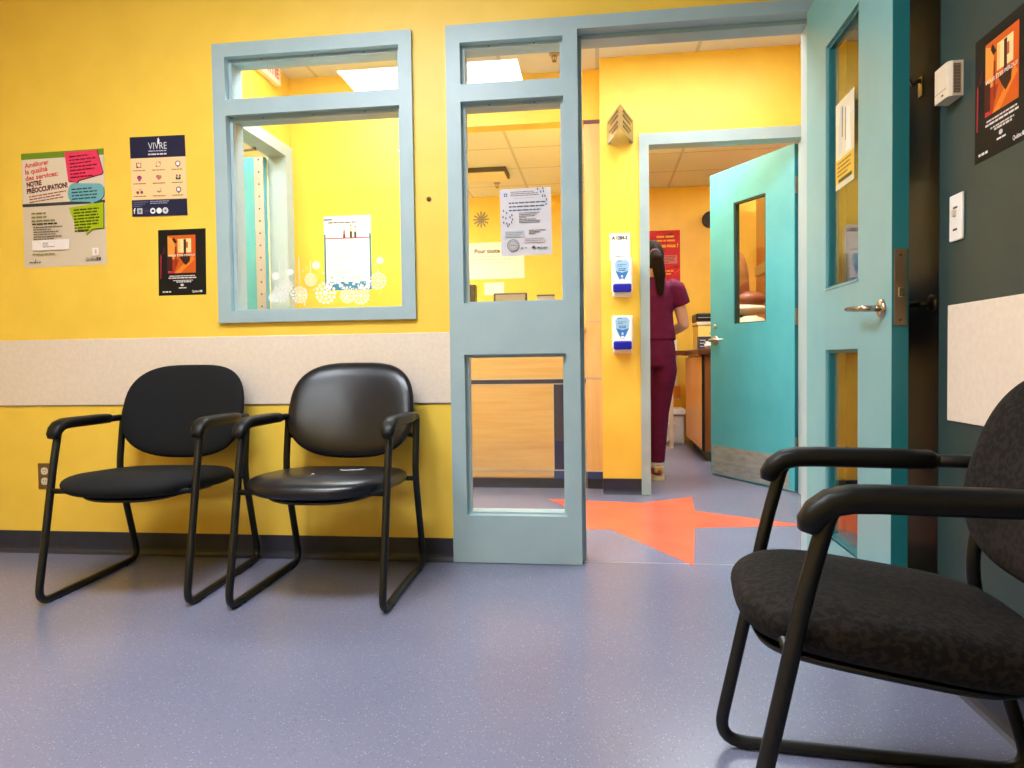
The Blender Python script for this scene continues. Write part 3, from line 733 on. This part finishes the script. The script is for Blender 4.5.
P.place('poster','white health poster with blue border on the corridor wall behind window','poster',(-1.808,1.5798,1.341),(1,0,0),(0,0,1))
# exit sign on the end wall
t = thing('exit_sign','white exit sign with red letters high on the corridor end wall','sign',(-2.024,1.22,2.62))
b = B().m(WHITE); b.box(-2.024,-1.985,1.06,1.37,2.612,2.735,.004); obj('housing', b, t)
P = Print(.28,.10,(240,236,230),.0006); P.text(.014,.018,'SORTIE',.085,(214,36,60),.02,fit=.252)
P.place('lettering','','',(-1.9848,1.075,2.624),(0,1,0),(0,0,1),parent=t)
# room sign and dispensers
P = Print(.128,.172,(228,222,214),.004); P.text(.016,.132,'A 1284-2',.030,(40,40,46),.05,fit=.098); P.lines(.036,.022,[.05],.007,.01,(150,146,142))
for x in (.008,.120):
    for y in (.008,.164): P.disc(x,y,.0035,(110,106,100),10)
P.place('room_sign','white room number sign on the yellow wall above the soap dispensers','sign',(.066,1.5799,1.478),(1,0,.0),(0,0,1))
BLUEP = mat('royal blue push bar', (22,30,170), .25)
def dispenser(z, label):
    t = thing('soap_dispenser', label, 'dispenser', (.139,1.58,z), 0, 'blue and white hand cleaner dispensers')
    b = B().m(WHITE); b.box(-.064,.064,-.105,.0008,.03,.232,.012,3); b.box(-.058,.058,-.09,0,0,.05,.010,2); obj('housing', b, t, True)
    P_ = Print(.108,.150,(240,242,246),.0006)
    pts = [(.010,.125),(.014,.07),(.034,.03),(.044,.010),(.064,.010),(.074,.03),(.094,.07),(.098,.125),(.08,.142),(.028,.142)]
    P_.poly(pts,(150,196,232)); P_.poly([(.016,.075),(.034,.034),(.046,.012),(.062,.012),(.074,.034),(.092,.075),(.054,.064)],(52,120,200)); P_.disc(.054,.020,.013,(226,232,240),14,.009)
    P_.lines(.022,.134,[.03],.004,.01,(60,100,160)); P_.lines(.026,.112,[.056,.03],.004,.010,(70,120,180)); P_.lines(.032,.086,[.046,.046],.005,.010,(60,70,150)); P_.poly([(.05,.05),(.058,.05),(.062,.036),(.046,.036)],(200,222,240))
    for v in P_.b.bm.verts: v.co = Vector((-.054+v.co.x, -.105-v.co.z, .078+v.co.y))
    obj('label', P_.b, t, True)
    b = B().m(BLUEP); b.box(-.056,.056,-.128,-.098,.022,.074,.011,3); obj('push_bar', b, t, True)
dispenser(1.247,'upper blue and white soap dispenser, under the room number sign')
dispenser(.895,'lower blue and white soap dispenser, below the first dispenser')
# folded metal flag sign
t = thing('corridor_sign','folded metal v shaped sign jutting from the wall above the door','sign',(.137,1.58,2.206))
rid = Vector((.131,1.285,0))
for wx in (.060,.216):
    b = B().m(STEEL); wl = Vector((wx,1.5805,0)); n_ = Vector((.003 if wx > .1 else -.003,0,0))
    b.prism([(p.x,p.y) for p in (rid, rid+Vector((0,-.004,0)), wl+n_, wl)],'z',2.206,2.347)
    b.box(wx-.0015 if wx < .1 else wx-.022, wx+.022 if wx < .1 else wx+.0015, 1.577, 1.5805, 2.206, 2.347)
    obj('plate', b, t)
    b = B().m(mat('etched sign text', (96,86,66), .5)); d = wl-rid; n = Vector((d.y,-d.x,0)).normalized()*(1 if wx > .1 else -1)
    for (z, l) in ((2.324,.70),(2.298,.55),(2.262,.62),(2.236,.45)):
        a0 = rid+d*.18+n*.0015; a1 = rid+d*(.18+l)+n*.0015
        b.prism([(p.x,p.y) for p in (a0, a1, a1+n*.0030, a0+n*.0042)],'z',z-.006,z+.006)
    obj('lettering', b, t)
# reception desk
t = thing('reception_desk','maple reception desk with navy panel seen through the sidelight','desk',(-.6,1.75,0))
b = B().m(WOOD); b.box(-1.01,-.095,1.765,1.80,.067,1.04); b.box(-1.01,-.096,1.8,2.3,.70,.74); obj('carcass', b, t)
for x0, x1 in ((-1.01,-.312),): 
    b = B().m(WOOD); b.box(x0,x1,1.75,1.765,.128,.697); obj('front_panel', b, t)
b = B().m(NAVY); b.box(-.308,-.214,1.752,1.765,.128,.697); obj('navy_panel', b, t)
b = B().m(WOOD); b.box(-1.01,-.096,1.75,1.765,.739,1.04); obj('upper_panel', b, t)
b = B().m(NAVY); b.box(-1.01,-.096,1.752,1.765,.703,.731); b.m(SILVER); b.box(-1.01,-.096,1.748,1.764,.731,.739); b.box(-1.01,-.096,1.748,1.764,.697,.703); b.box(-1.01,-.096,1.748,1.764,.120,.128); b.box(-.312,-.308,1.748,1.764,.128,.697); obj('inlay_strip', b, t)
b = B().m(WOOD); b.box(-1.01,-.312,1.75,1.765,.078,.120); b.m(BLUESTRIP).box(-.312,-.096,1.75,1.765,.067,.120); obj('lower_strip', b, t)
b = B().m(BASE); b.box(-1.01,-.096,1.775,1.80,0,.067); obj('toe_kick', b, t)
b = B().m(WOOD); b.box(-1.01,-.096,1.72,2.12,1.04,1.08,.006); obj('counter_top', b, t)
# things on the counter
t = thing('display_screen','small dark framed display on the reception counter, behind sidelight glass','monitor',(-.625,2.03,1.08))
b = B().m(DARK); b.box(-.745,-.505,2.02,2.045,1.125,1.338,.006); obj('bezel', b, t)
b = B().m(mat('grey screen', (140,132,112), .35)); b.box(-.73,-.52,2.0185,2.0205,1.14,1.325); obj('screen', b, t)
b = B().m(BLACK); b.box(-.645,-.605,2.03,2.06,1.085,1.2); b.box(-.7,-.55,1.98,2.10,1.08,1.09,.004); obj('stand', b, t)
t = thing('card_reader','small grey card terminal on the reception counter beside the display','card terminal',(-.375,2.02,1.08))
b = B().m(mat('grey terminal', (120,112,92), .45)); b.prism([(1.97,1.08),(2.07,1.08),(2.09,1.318),(2.05,1.318)],'x',-.438,-.315); obj('body', b, t)
b = B().m(DARK); b.box(-.44,-.313,2.046,2.092,1.312,1.322); obj('cap', b, t)
b = B().m(BLACK); b.box(-.93,-.868,1.98,2.06,1.08,1.40,.006); solo('pen_tower', b, 'black upright box at the left end of the reception counter', 'box', (-.9,2.02,1.08))
# papers on the reception back wall (y = 4.5)
P = Print(.64,.385,(244,242,238)); P.text(.105,.275,'Pour toute urgence',.062,(24,28,32),.03); P.lines(.08,.235,[.46,.42,.36],.010,.034,(206,206,206)); P.ring(.28,.07,.03,(214,214,214),(240,240,238),.006)
P.place('poster','white paper sign on the reception back wall, behind the taped notice','poster',(-1.425,4.4998,1.735),(1,0,0),(0,0,1))
P = Print(.21,.13,(246,242,236)); P.lines(.02,.09,[.06,.05],.008,.02,(190,186,180))
P.place('card','small white card on the reception wall under the white sign','card',(-1.215,4.4998,1.565),(1,0,0),(0,0,1))
b = B().m(mat('silver foil star', (120,116,100), .4, .3))
for k in range(6):
    a = PI*k/6; d = Vector((math.cos(a),0,math.sin(a))); n = Vector((-d.z,0,d.x)); c = Vector((-1.24,0,2.365))
    q_ = [c+d*.085+n*.008, c-d*.085+n*.008, c-d*.085-n*.008, c+d*.085-n*.008]; b.prism([(p.x,p.z) for p in q_],'y',4.492+.0006*k,4.5006)
solo('snowflake_ornament', b, 'pale snowflake ornament on the reception back wall', 'ornament', (-1.24,4.5,2.365))
# dropped panel and sprinklers
t = thing('ceiling_unit','dropped white ceiling panel with shade-darkened edge in the reception','ceiling panel',(-1.15,3.6,2.6))
b = B().m(mat('shaded panel edge', (70,58,40), .6)); b.box(-1.5,-.822,3.37,3.66,2.562,2.6); obj('edge', b, t)  # shade on the panel's sides painted in as a dark colour
b = B().m(mat('cream panel', (232,222,196), .6)); b.box(-1.5,-.842,3.392,3.66,2.552,2.563); obj('face', b, t)
def sprinkler(x, y, z, label):
    t = thing('sprinkler_head', label, 'sprinkler', (x,y,z), 0, 'ceiling sprinkler heads')
    b = B().m(STEEL); b.lathe([(.034,0),(.032,-.006),(.014,-.010)], (0,0,0), 20); obj('escutcheon', b, t, True)
    b = B().m(BRONZE); b.tube([(-.012,0,-.01),(-.015,0,-.03),(0,0,-.045)], .0025, 6); b.tube([(.012,0,-.01),(.015,0,-.03),(0,0,-.045)], .0025, 6); b.tube([(0,0,-.008),(0,0,-.046)], .003, 6); obj('frame_arm', b, t, True)
    b = B().m(BRONZE); b.lathe([(.014,-.045),(.014,-.048)], (0,0,0), 14); obj('deflector', b, t, True)
sprinkler(-.262, 1.475, ZC, 'sprinkler head on the corridor ceiling, seen through the sidelight transom')
sprinkler(-.984, 3.94, 2.6, 'sprinkler head on the reception ceiling above the back wall sign')

# ceiling lights ------------------------------------------------------------
def troffer(x, y, z, w, d, s, label, tint=(238,245,255)):
    t = thing('ceiling_light', label, 'ceiling light', (x,y,z), 0, 'flat ceiling light panels')
    b = B().m(WHITE); f_ = .02
    for q_ in ((-w/2-f_,-w/2,-d/2-f_,d/2+f_),(w/2,w/2+f_,-d/2-f_,d/2+f_),(-w/2,w/2,-d/2-f_,-d/2),(-w/2,w/2,d/2,d/2+f_)): b.box(*q_,-.010,0)
    obj('light_frame', b, t, True)
    b = B().m(emit('lamp %.1f %s' % (s, label), tint, s)); b.box(-w/2,w/2,-d/2,d/2,-.006,-.001); obj('diffuser', b, t, True)
LM = 42.0
troffer(-1.08,-1.655,ZC,1.17,.60,LM,'ceiling light over the waiting room, mirrored in the window glass')
troffer(-1.55,-3.6,ZC,.42,1.17,LM*.8,'added unseen ceiling light at the waiting room back, behind the viewer')  # added lamp, set where its reflection falls between the panes
troffer(-1.15,.72,ZC,1.17,.58,LM*.65,'ceiling light over the left of the corridor')
troffer(.55,.72,ZC,1.17,.58,LM*.36,'ceiling light over the corridor outside the exam room')
troffer(.72,2.35,2.64,1.17,.58,LM*.75,'ceiling light in the exam room')
troffer(2.5,3.75,2.64,.9,.58,LM*1.2,'added hidden ceiling light above the tall cupboard in the exam room')  # added to brighten the exam room ceiling, hidden behind the door leaf
troffer(-2.45,3.3,2.60,.58,1.17,LM*.8,'added hidden ceiling light at the left of the reception')  # added to brighten the reception from a spot out of view
troffer(-.7,2.09,2.60,1.17,.36,LM*1.0,'added hidden ceiling light over the reception desk')  # added for the bright reception walls, hidden behind the bulkhead
troffer(-2.55,.9,ZC,.6,1.1,LM*.5,'ceiling light beyond the corridor end door')

# ================================================================== EXAM ROOM
P = Print(.52,.53,(196,30,34)); rnd = random.Random(9)
for _ in range(26):
    x, y = rnd.uniform(0,.46), rnd.uniform(.02,.5); l = rnd.uniform(.06,.16); P.poly([(x,y),(min(x+l,.518),min(y+.03,.52)),(min(x+l*.8,.518),min(y+.05,.525)),(x,y+.016)],rnd.choice([(226,60,36),(150,16,24),(214,40,40)]))
P.text(.26,.455,'PRÉVENEZ',.04,(240,190,60),.02,fit=.2) if False else P.lines(.28,.455,[.19],.020,.02,(238,180,60))
P.lines(.24,.415,[.24],.018,.02,(240,176,50)); P.text(.20,.355,'Trempez-vous !',.055,(250,206,50),.03,fit=.30)
P.rect(.20,.185,.49,.27,(206,120,110)); P.lines(.21,.255,[.26,.26,.25,.26,.2],.008,.016,(120,60,60)); P.lines(.23,.10,[.22,.2],.014,.03,(240,150,50))
P.place('poster','red and orange framed poster on the exam room back wall','poster',(.318,4.5998,1.668),(1,0,0),(0,0,1))
# nurse ---------------------------------------------------------------------
N0 = Vector((.368,2.2,0))
SKIN = noisy('skin', (214,160,134), (206,150,124), 12, .55, 0)
SCR = noisy('maroon scrub cotton', (104,16,58), (92,12,50), 18, .8, .1, spec=.25)
HAIR = noisy('dark brown hair', (26,17,13), (38,25,18), 60, .8, .1, 3, (1,1,.15), spec=.1)
nurse = bpy.data.objects.new('person', bpy.data.meshes.new('person'))
b = B().m(SKIN)
b.ell((0,.01,1.575),(.074,.094,.108),24,16); b.ell((0,.045,1.515),(.054,.062,.062),18,12)
b.ell((0,.103,1.555),(.012,.018,.022),10,8)
for sx in (-1,1): b.ell((sx*.074,.005,1.56),(.012,.02,.030),10,8)
b.ell((0,.098,1.515),(.022,.012,.007),10,6)
b.loft([(0,.0,1.38,.075,.065),(0,.0,1.43,.058,.056),(0,.006,1.50,.052,.054),(0,.01,1.54,.052,.056)])
b.loft([(0,0,.90,.155,.11),(0,0,1.0,.14,.1),(0,0,1.15,.125,.095),(0,0,1.30,.15,.1),(0,0,1.38,.13,.08),(0,0,1.42,.06,.06)])
def limb(b, P_, R_):
    pp = []; rr = []
    for i in range(len(P_)-1):
        for k in range(6):
            t_ = k/6; pp.append(Vector(P_[i]).lerp(Vector(P_[i+1]), t_)); rr.append(R_[i]*(1-t_)+R_[i+1]*t_)
    pp.append(Vector(P_[-1])); rr.append(R_[-1]); b.tube(pp, rr, 14)
AR = {1: [(.165,0,1.375),(.232,.0,1.10),(.13,.17,1.02),(.10,.235,1.012)], -1: [(-.165,0,1.375),(-.225,.02,1.10),(-.11,.19,1.04),(-.085,.25,1.035)]}
for sx in (1,-1):
    a = AR[sx]; limb(b, a, [.048,.040,.029,.026])
    for j in a[:3]: b.ell(j, (.046,.046,.046) if j is a[0] else (.038,.038,.038) if j is a[1] else (.029,.029,.029), 12, 8)
    # palm, four bent fingers and a thumb
    w = Vector(a[3]); d = (w-Vector(a[2])).normalized(); side = Vector((d.y,-d.x,0)).normalized()*1.0
    b.ell(w+d*.035, (.030,.040,.018), 12, 8)
    for k, ln in enumerate((.058,.068,.062,.048)):
        o0 = w+d*.065+side*(.024-.016*k); limb(b, [o0, o0+d*ln*.5+Vector((0,0,-.006)), o0+d*ln*.85+Vector((0,0,-.026))], [.0085,.008,.0065])
    o0 = w+d*.02+side*.026; limb(b, [o0, o0+d*.025+side*.018, o0+d*.05+side*.02+Vector((0,0,-.008))], [.0105,.0095,.008])
for sx, xk, xa, ya_ in ((1,.050,.030,.0),(-1,-.085,-.10,.04)):
    limb(b, [(sx*.085,0,.90),(xk,.01,.50),(xa,ya_-.01,.10)], [.088,.055,.037]); b.ell((xa,ya_+.03,.06),(.038,.09,.045),14,10)
me_b = b
nurse_o = obj('person', b); nurse_o.location = N0; nurse_o.rotation_euler = (0,0,math.radians(8)); remeshed(nurse_o, .009, 3)
tag(nurse_o, 'person in maroon scrubs seen from behind in the exam room doorway', 'person')
b = B().m(SCR)
b.loft([(0,0,.985,.172,.122),(0,0,.99,.174,.124),(0,0,1.08,.160,.115),(0,0,1.18,.150,.112),(0,0,1.30,.165,.115),(0,0,1.37,.150,.1),(0,.0,1.415,.105,.082),(0,0,1.435,.078,.066)], 28)
for sx in (1,-1): limb(b, [(sx*.12,0,1.36),(sx*.172,0,1.35),(sx*.218,.004,1.235)], [.075,.073,.066])
o_ = obj('scrub_top', b, nurse_o, True); remeshed(o_, .012, 3)
b = B().m(SCR)
b.loft([(0,0,.80,.165,.115),(0,0,.88,.172,.122),(0,0,.95,.165,.118),(0,0,1.02,.150,.108)], 28)
for sx, xk, xa, ya_ in ((1,.050,.030,.0),(-1,-.085,-.10,.04)): limb(b, [(sx*.083,0,.84),(sx*.083,0,.78),(xk,.01,.48),(xa,ya_-.01,.115)], [.09,.098,.073,.054])
o_ = obj('scrub_trousers', b, nurse_o, True); remeshed(o_, .012, 3)
b = B().m(HAIR)
b.ell((0,-.012,1.592),(.088,.100,.108),24,16)
limb(b, [(.0,-.10,1.60),(.012,-.135,1.55),(.03,-.135,1.44),(.040,-.125,1.30)], [.036,.046,.042,.018])
o_ = obj('hair', b, nurse_o, True); remeshed(o_, .010, 3)
b = B().m(mat('hair tie', (120,60,70), .6)); b.lathe([(.036,-.008),(.040,0),(.036,.008)],(.004,-.115,1.585),14,'y'); obj('hair_tie', b, nurse_o, True)
for xa, ya_ in ((.030,.0),(-.10,.04)):
    b = B().m(mat('shoe leather', (170,60,52), .6))
    b.ell((xa,ya_+.03,.058),(.046,.125,.040),18,12,lambda p: Vector((p.x,p.y,max(p.z,-.038)+ (.022 if p.y < -.03 else 0)*max(0,p.z/.04))))
    s_ = obj('shoe', b, nurse_o, True)
    b = B().m(mat('cream sole', (226,214,180), .6)); b.prism([(xa+.05*superell(1,2.8,2*PI*k/24)[0], ya_+.03+.130*superell(1,2.8,2*PI*k/24)[1]) for k in range(24)],'z',.0,.026); obj('sole', b, s_, True)
    b = B().m(mat('tan heel tab', (206,182,120), .6)); b.box(xa-.035,xa+.035,ya_-.088,ya_-.06,.05,.098,.012); obj('heel_tab', b, s_, True)
    b = B().m(WHITE); b.tube([(xa,ya_-.01,.08),(xa,ya_-.01,.125)], [.047,.045], 16); obj('sock', b, s_, True)
# cabinet with worktop on the right
t = thing('base_cabinet','orange oak base cabinet with dark worktop beside the exam room door','cabinet',(1.05,3.5,0))
b = B().m(BRWOOD); b.box(.852,1.45,3.02,3.045,.085,.885); b.box(.86,1.45,3.045,4.14,.085,.88); obj('carcass', b, t)
for k in range(3):
    y0_ = 3.03+k*.37; b = B().m(mat('light oak front', (228,164,92), .4)); b.box(.832,.852,y0_,y0_+.364,.10,.868); dr = obj('door', b, t)
    
b = B().m(BLACK); b.box(.8305,.853,3.018,3.030,.085,.885); obj('edge_band', b, t)
b = B().m(DARK); b.prism([(.90,3.06),(1.45,3.06),(1.45,4.14),(.90,4.14)],'z',0,.085); obj('toe_kick', b, t)
b = B().m(REDWOOD); b.box(.80,1.46,2.99,4.18,.885,.935,.006); obj('worktop', b, t)
# second worktop further back on the left of it
t = thing('wall_counter','narrow worktop on a bracket reaching towards the scrubs','counter',(.72,4.2,.9))
b = B().m(REDWOOD); b.box(.62,.80,3.9,4.59,.890,.935); obj('worktop', b, t)
b = B().m(mat('pale leg', (206,180,150), .5)); b.box(.655,.69,3.92,3.96,0,.89); obj('leg', b, t)
# box printer, glove box, tissue
t = thing('label_printer','cream box unit with black lid standing on the exam room worktop','printer',(1.12,4.0,.935))
b = B().m(mat('pale yellow case', (232,206,110), .5)); b.box(.90,1.25,3.75,4.1,.935,1.165,.006); obj('case', b, t)
b = B().m(CREAM); b.box(.89,1.26,3.74,4.1,1.165,1.195,.005); obj('tray', b, t)
b = B().m(BLACK); b.box(.885,1.26,3.74,4.08,1.20,1.275,.014,3); b.m(SILVER).box(.90,1.25,3.738,3.741,1.232,1.236); obj('lid', b, t)
b = B().m(DARK); b.box(1.0,1.12,3.746,3.752,1.085,1.092); obj('slot', b, t)
t = thing('glove_box','dark printed glove box near the edge of the worktop','box',(.90,3.25,.935))
b = B().m(mat('dark carton', (44,44,62), .5)); b.box(.832,.98,3.2,3.3,.935,1.042,.002); obj('carton', b, t)
b = B().m(mat('carton print', (180,178,186), .5))
for k in range(3): b.box(.842,.89,3.1985,3.2005,.955+k*.026,.963+k*.026)
obj('print', b, t)
b = B().m(PAPER); rnd = random.Random(2)
b.ell((.925,3.14,.972),(.05,.035,.037),14,10,lambda p: p*(1+.35*math.sin(p.x*180+p.z*140)*math.cos(p.y*150))); 
for v in b.bm.verts: v.co.z = max(v.co.z, .936)
solo('crumpled_tissue', b, 'crumpled white tissue on the worktop in front of the glove box', 'tissue', (.925,3.14,.936))
# drawers / bins under, board on wall
t = thing('drawer_unit','clear plastic drawer unit with white top on the exam room floor','drawer unit',(.62,4.42,0))
b = B().m(mat('white top', (240,238,234), .5)); b.box(.30,.84,4.22,4.58,.30,.355,.006); obj('top', b, t)
PLA = mat('cloudy plastic', (196,188,184), .35)
b = B().m(PLA); b.box(.31,.83,4.25,4.57,.0,.30,.004); obj('case', b, t)
for x0_ in (.33,.585):
    b = B().m(mat('cloudy drawer', (206,202,202), .3)); b.box(x0_,x0_+.235,4.235,4.26,.02,.28,.006); d_ = obj('drawer', b, t)
    b = B().m(WHITE); b.box(x0_+.08,x0_+.155,4.222,4.24,.2,.22,.003); obj('pull', b, d_)
t = thing('notice_board','white board with orange lower rail on the exam room back wall','board',(.66,4.6,.43))
b = B().m(PAPER); b.box(.50,.80,4.585,4.6,.575,1.06); obj('sheet', b, t)
b = B().m(mat('orange rail', (226,140,40), .5)); b.box(.50,.83,4.58,4.6,.445,.572); obj('rail', b, t)
b = B().m(CREAM); b.box(.50,.83,4.575,4.6,.425,.445); obj('ledge', b, t)
t = thing('wall_clock','small dark round clock on the exam room back wall near the door','clock',(1.145,4.6,2.29))
b = B().m(mat('mottled dark rim', (54,42,40), .5)); b.lathe([(.085,0),(.085,-.03),(.07,-.04),(.064,-.03)],(1.145,4.6,2.29),24,'y'); obj('rim', b, t)
b = B().m(mat('clock face', (190,180,176), .5)); b.lathe([(.065,-.02),(.065,-.028)],(1.145,4.6,2.29),24,'y'); obj('face', b, t)
# what shows through the glass of the exam room door
t = thing('tall_cupboard','orange wood tall cupboard seen through the exam room door glass','cupboard',(1.8,3.2,0))
b = B().m(ORWOOD); b.box(1.55,2.1,2.4,4.35,.08,2.45,.004); obj('carcass', b, t)
b = B().m(mat('pale shelf back', (206,170,120), .5)); b.box(1.540,1.552,2.4,4.35,1.66,1.76); obj('band', b, t)
b = B().m(DARK); b.box(1.6,2.1,2.42,4.33,0,.08); obj('plinth', b, t)
t = thing('exam_chair','brown padded exam chair behind the exam room door glass','chair',(1.17,2.80,0))
VB = noisy('brown vinyl', (140,72,28), (128,64,24), 30, .45, .03)
b = B().m(VB); b.ell((1.08,2.80,1.44),(.085,.06,.25),20,14,lambda p: Vector((p.x+.03*(p.z<0)*(-p.z/.25), p.y, p.z))); b.ell((1.17,2.79,1.31),(.12,.10,.07),20,12); obj('backrest', b, t)
b = B().m(mat('beige shell', (214,190,160), .4)); b.ell((1.14,2.79,1.235),(.17,.12,.045),22,12); obj('shell', b, t)
b = B().m(DARK); b.lathe([(.13,0),(.13,.03),(.05,.05),(.045,1.2)],(1.12,2.84,0),20); obj('pedestal', b, t)
t = thing('stool','ribbed beige domed seat low behind the exam room door glass','stool',(1.10,2.45,0))
b = B().m(mat('ribbed beige', (222,206,174), .5))
b.lathe([(.0,1.165),(.05,1.162),(.055,1.156),(.09,1.146),(.095,1.139),(.125,1.118),(.128,1.110),(.145,1.07),(.14,1.04)],(1.10,2.45,0),28); obj('seat', b, t)
b = B().m(STEEL); b.lathe([(.022,.05),(.022,1.06)],(1.10,2.45,0),14); b.lathe([(.16,0),(.16,.02),(.03,.05)],(1.10,2.45,0),20); obj('column', b, t)
t = thing('glove_rack','white rack of glove boxes with blue marks behind the door glass','rack',(1.36,2.9,1.2))
b = B().m(WHITE); b.box(1.325,1.537,2.85,2.87,0,1.95,.003); b.box(1.325,1.537,2.8,2.85,1.20,1.21); obj('rack_back', b, t)
for k in range(3):
    b = B().m(PAPER); b.box(1.315,1.537,2.76,2.85,1.225+k*.245,1.40+k*.245,.003); bx = obj('glove_carton', b, t)
    b = B().m(mat('blue carton mark', (60,76,190), .5)); b.ell((1.335,2.759,1.31+k*.245),(.02,.003,.035),12,8); obj('mark', b, bx)

# ================================================================== WORLD, CAMERA, VIEW
w = bpy.data.worlds.new('World'); SC.world = w; w.use_nodes = True
w.node_tree.nodes['Background'].inputs[0].default_value = (.05,.05,.05,1); w.node_tree.nodes['Background'].inputs[1].default_value = .3
cam = bpy.data.cameras.new('Camera'); co = bpy.data.objects.new('Camera', cam); COL.objects.link(co)
cam.sensor_width = 36; cam.lens = 700/1024*36; cam.clip_start = .02
yaw, pitch, roll = (math.radians(v) for v in (7.195, 1.842, -.785))
cy_, sy_, cp_, sp_, cr_, sr_ = math.cos(yaw), math.sin(yaw), math.cos(pitch), math.sin(pitch), math.cos(roll), math.sin(roll)
Bm = Matrix(((1,0,0),(0,0,-1),(0,1,0))); Ry = Matrix(((cy_,0,sy_),(0,1,0),(-sy_,0,cy_))); Rx = Matrix(((1,0,0),(0,cp_,-sp_),(0,sp_,cp_))); Rz = Matrix(((cr_,-sr_,0),(sr_,cr_,0),(0,0,1)))
M = Rz @ Rx @ Ry @ Bm          # world -> camera (x right, y down, z forward)
right, down, fwd = M[0], M[1], M[2]
R3 = Matrix((( right[0], -down[0], -fwd[0]), (right[1], -down[1], -fwd[1]), (right[2], -down[2], -fwd[2])))
co.matrix_world = Matrix.Translation((0,-2.9,.853)) @ R3.to_4x4()
SC.camera = co
vs = SC.view_settings; vs.view_transform = 'Standard'; vs.look = 'None'; vs.gamma = 1; vs.exposure = 0.0; vs.use_curve_mapping = False
SC.cycles.use_denoising = True
SC.cycles.max_bounces = 10; SC.cycles.transparent_max_bounces = 16; SC.cycles.diffuse_bounces = 6; SC.cycles.glossy_bounces = 5
SC.cycles.sample_clamp_indirect = 8
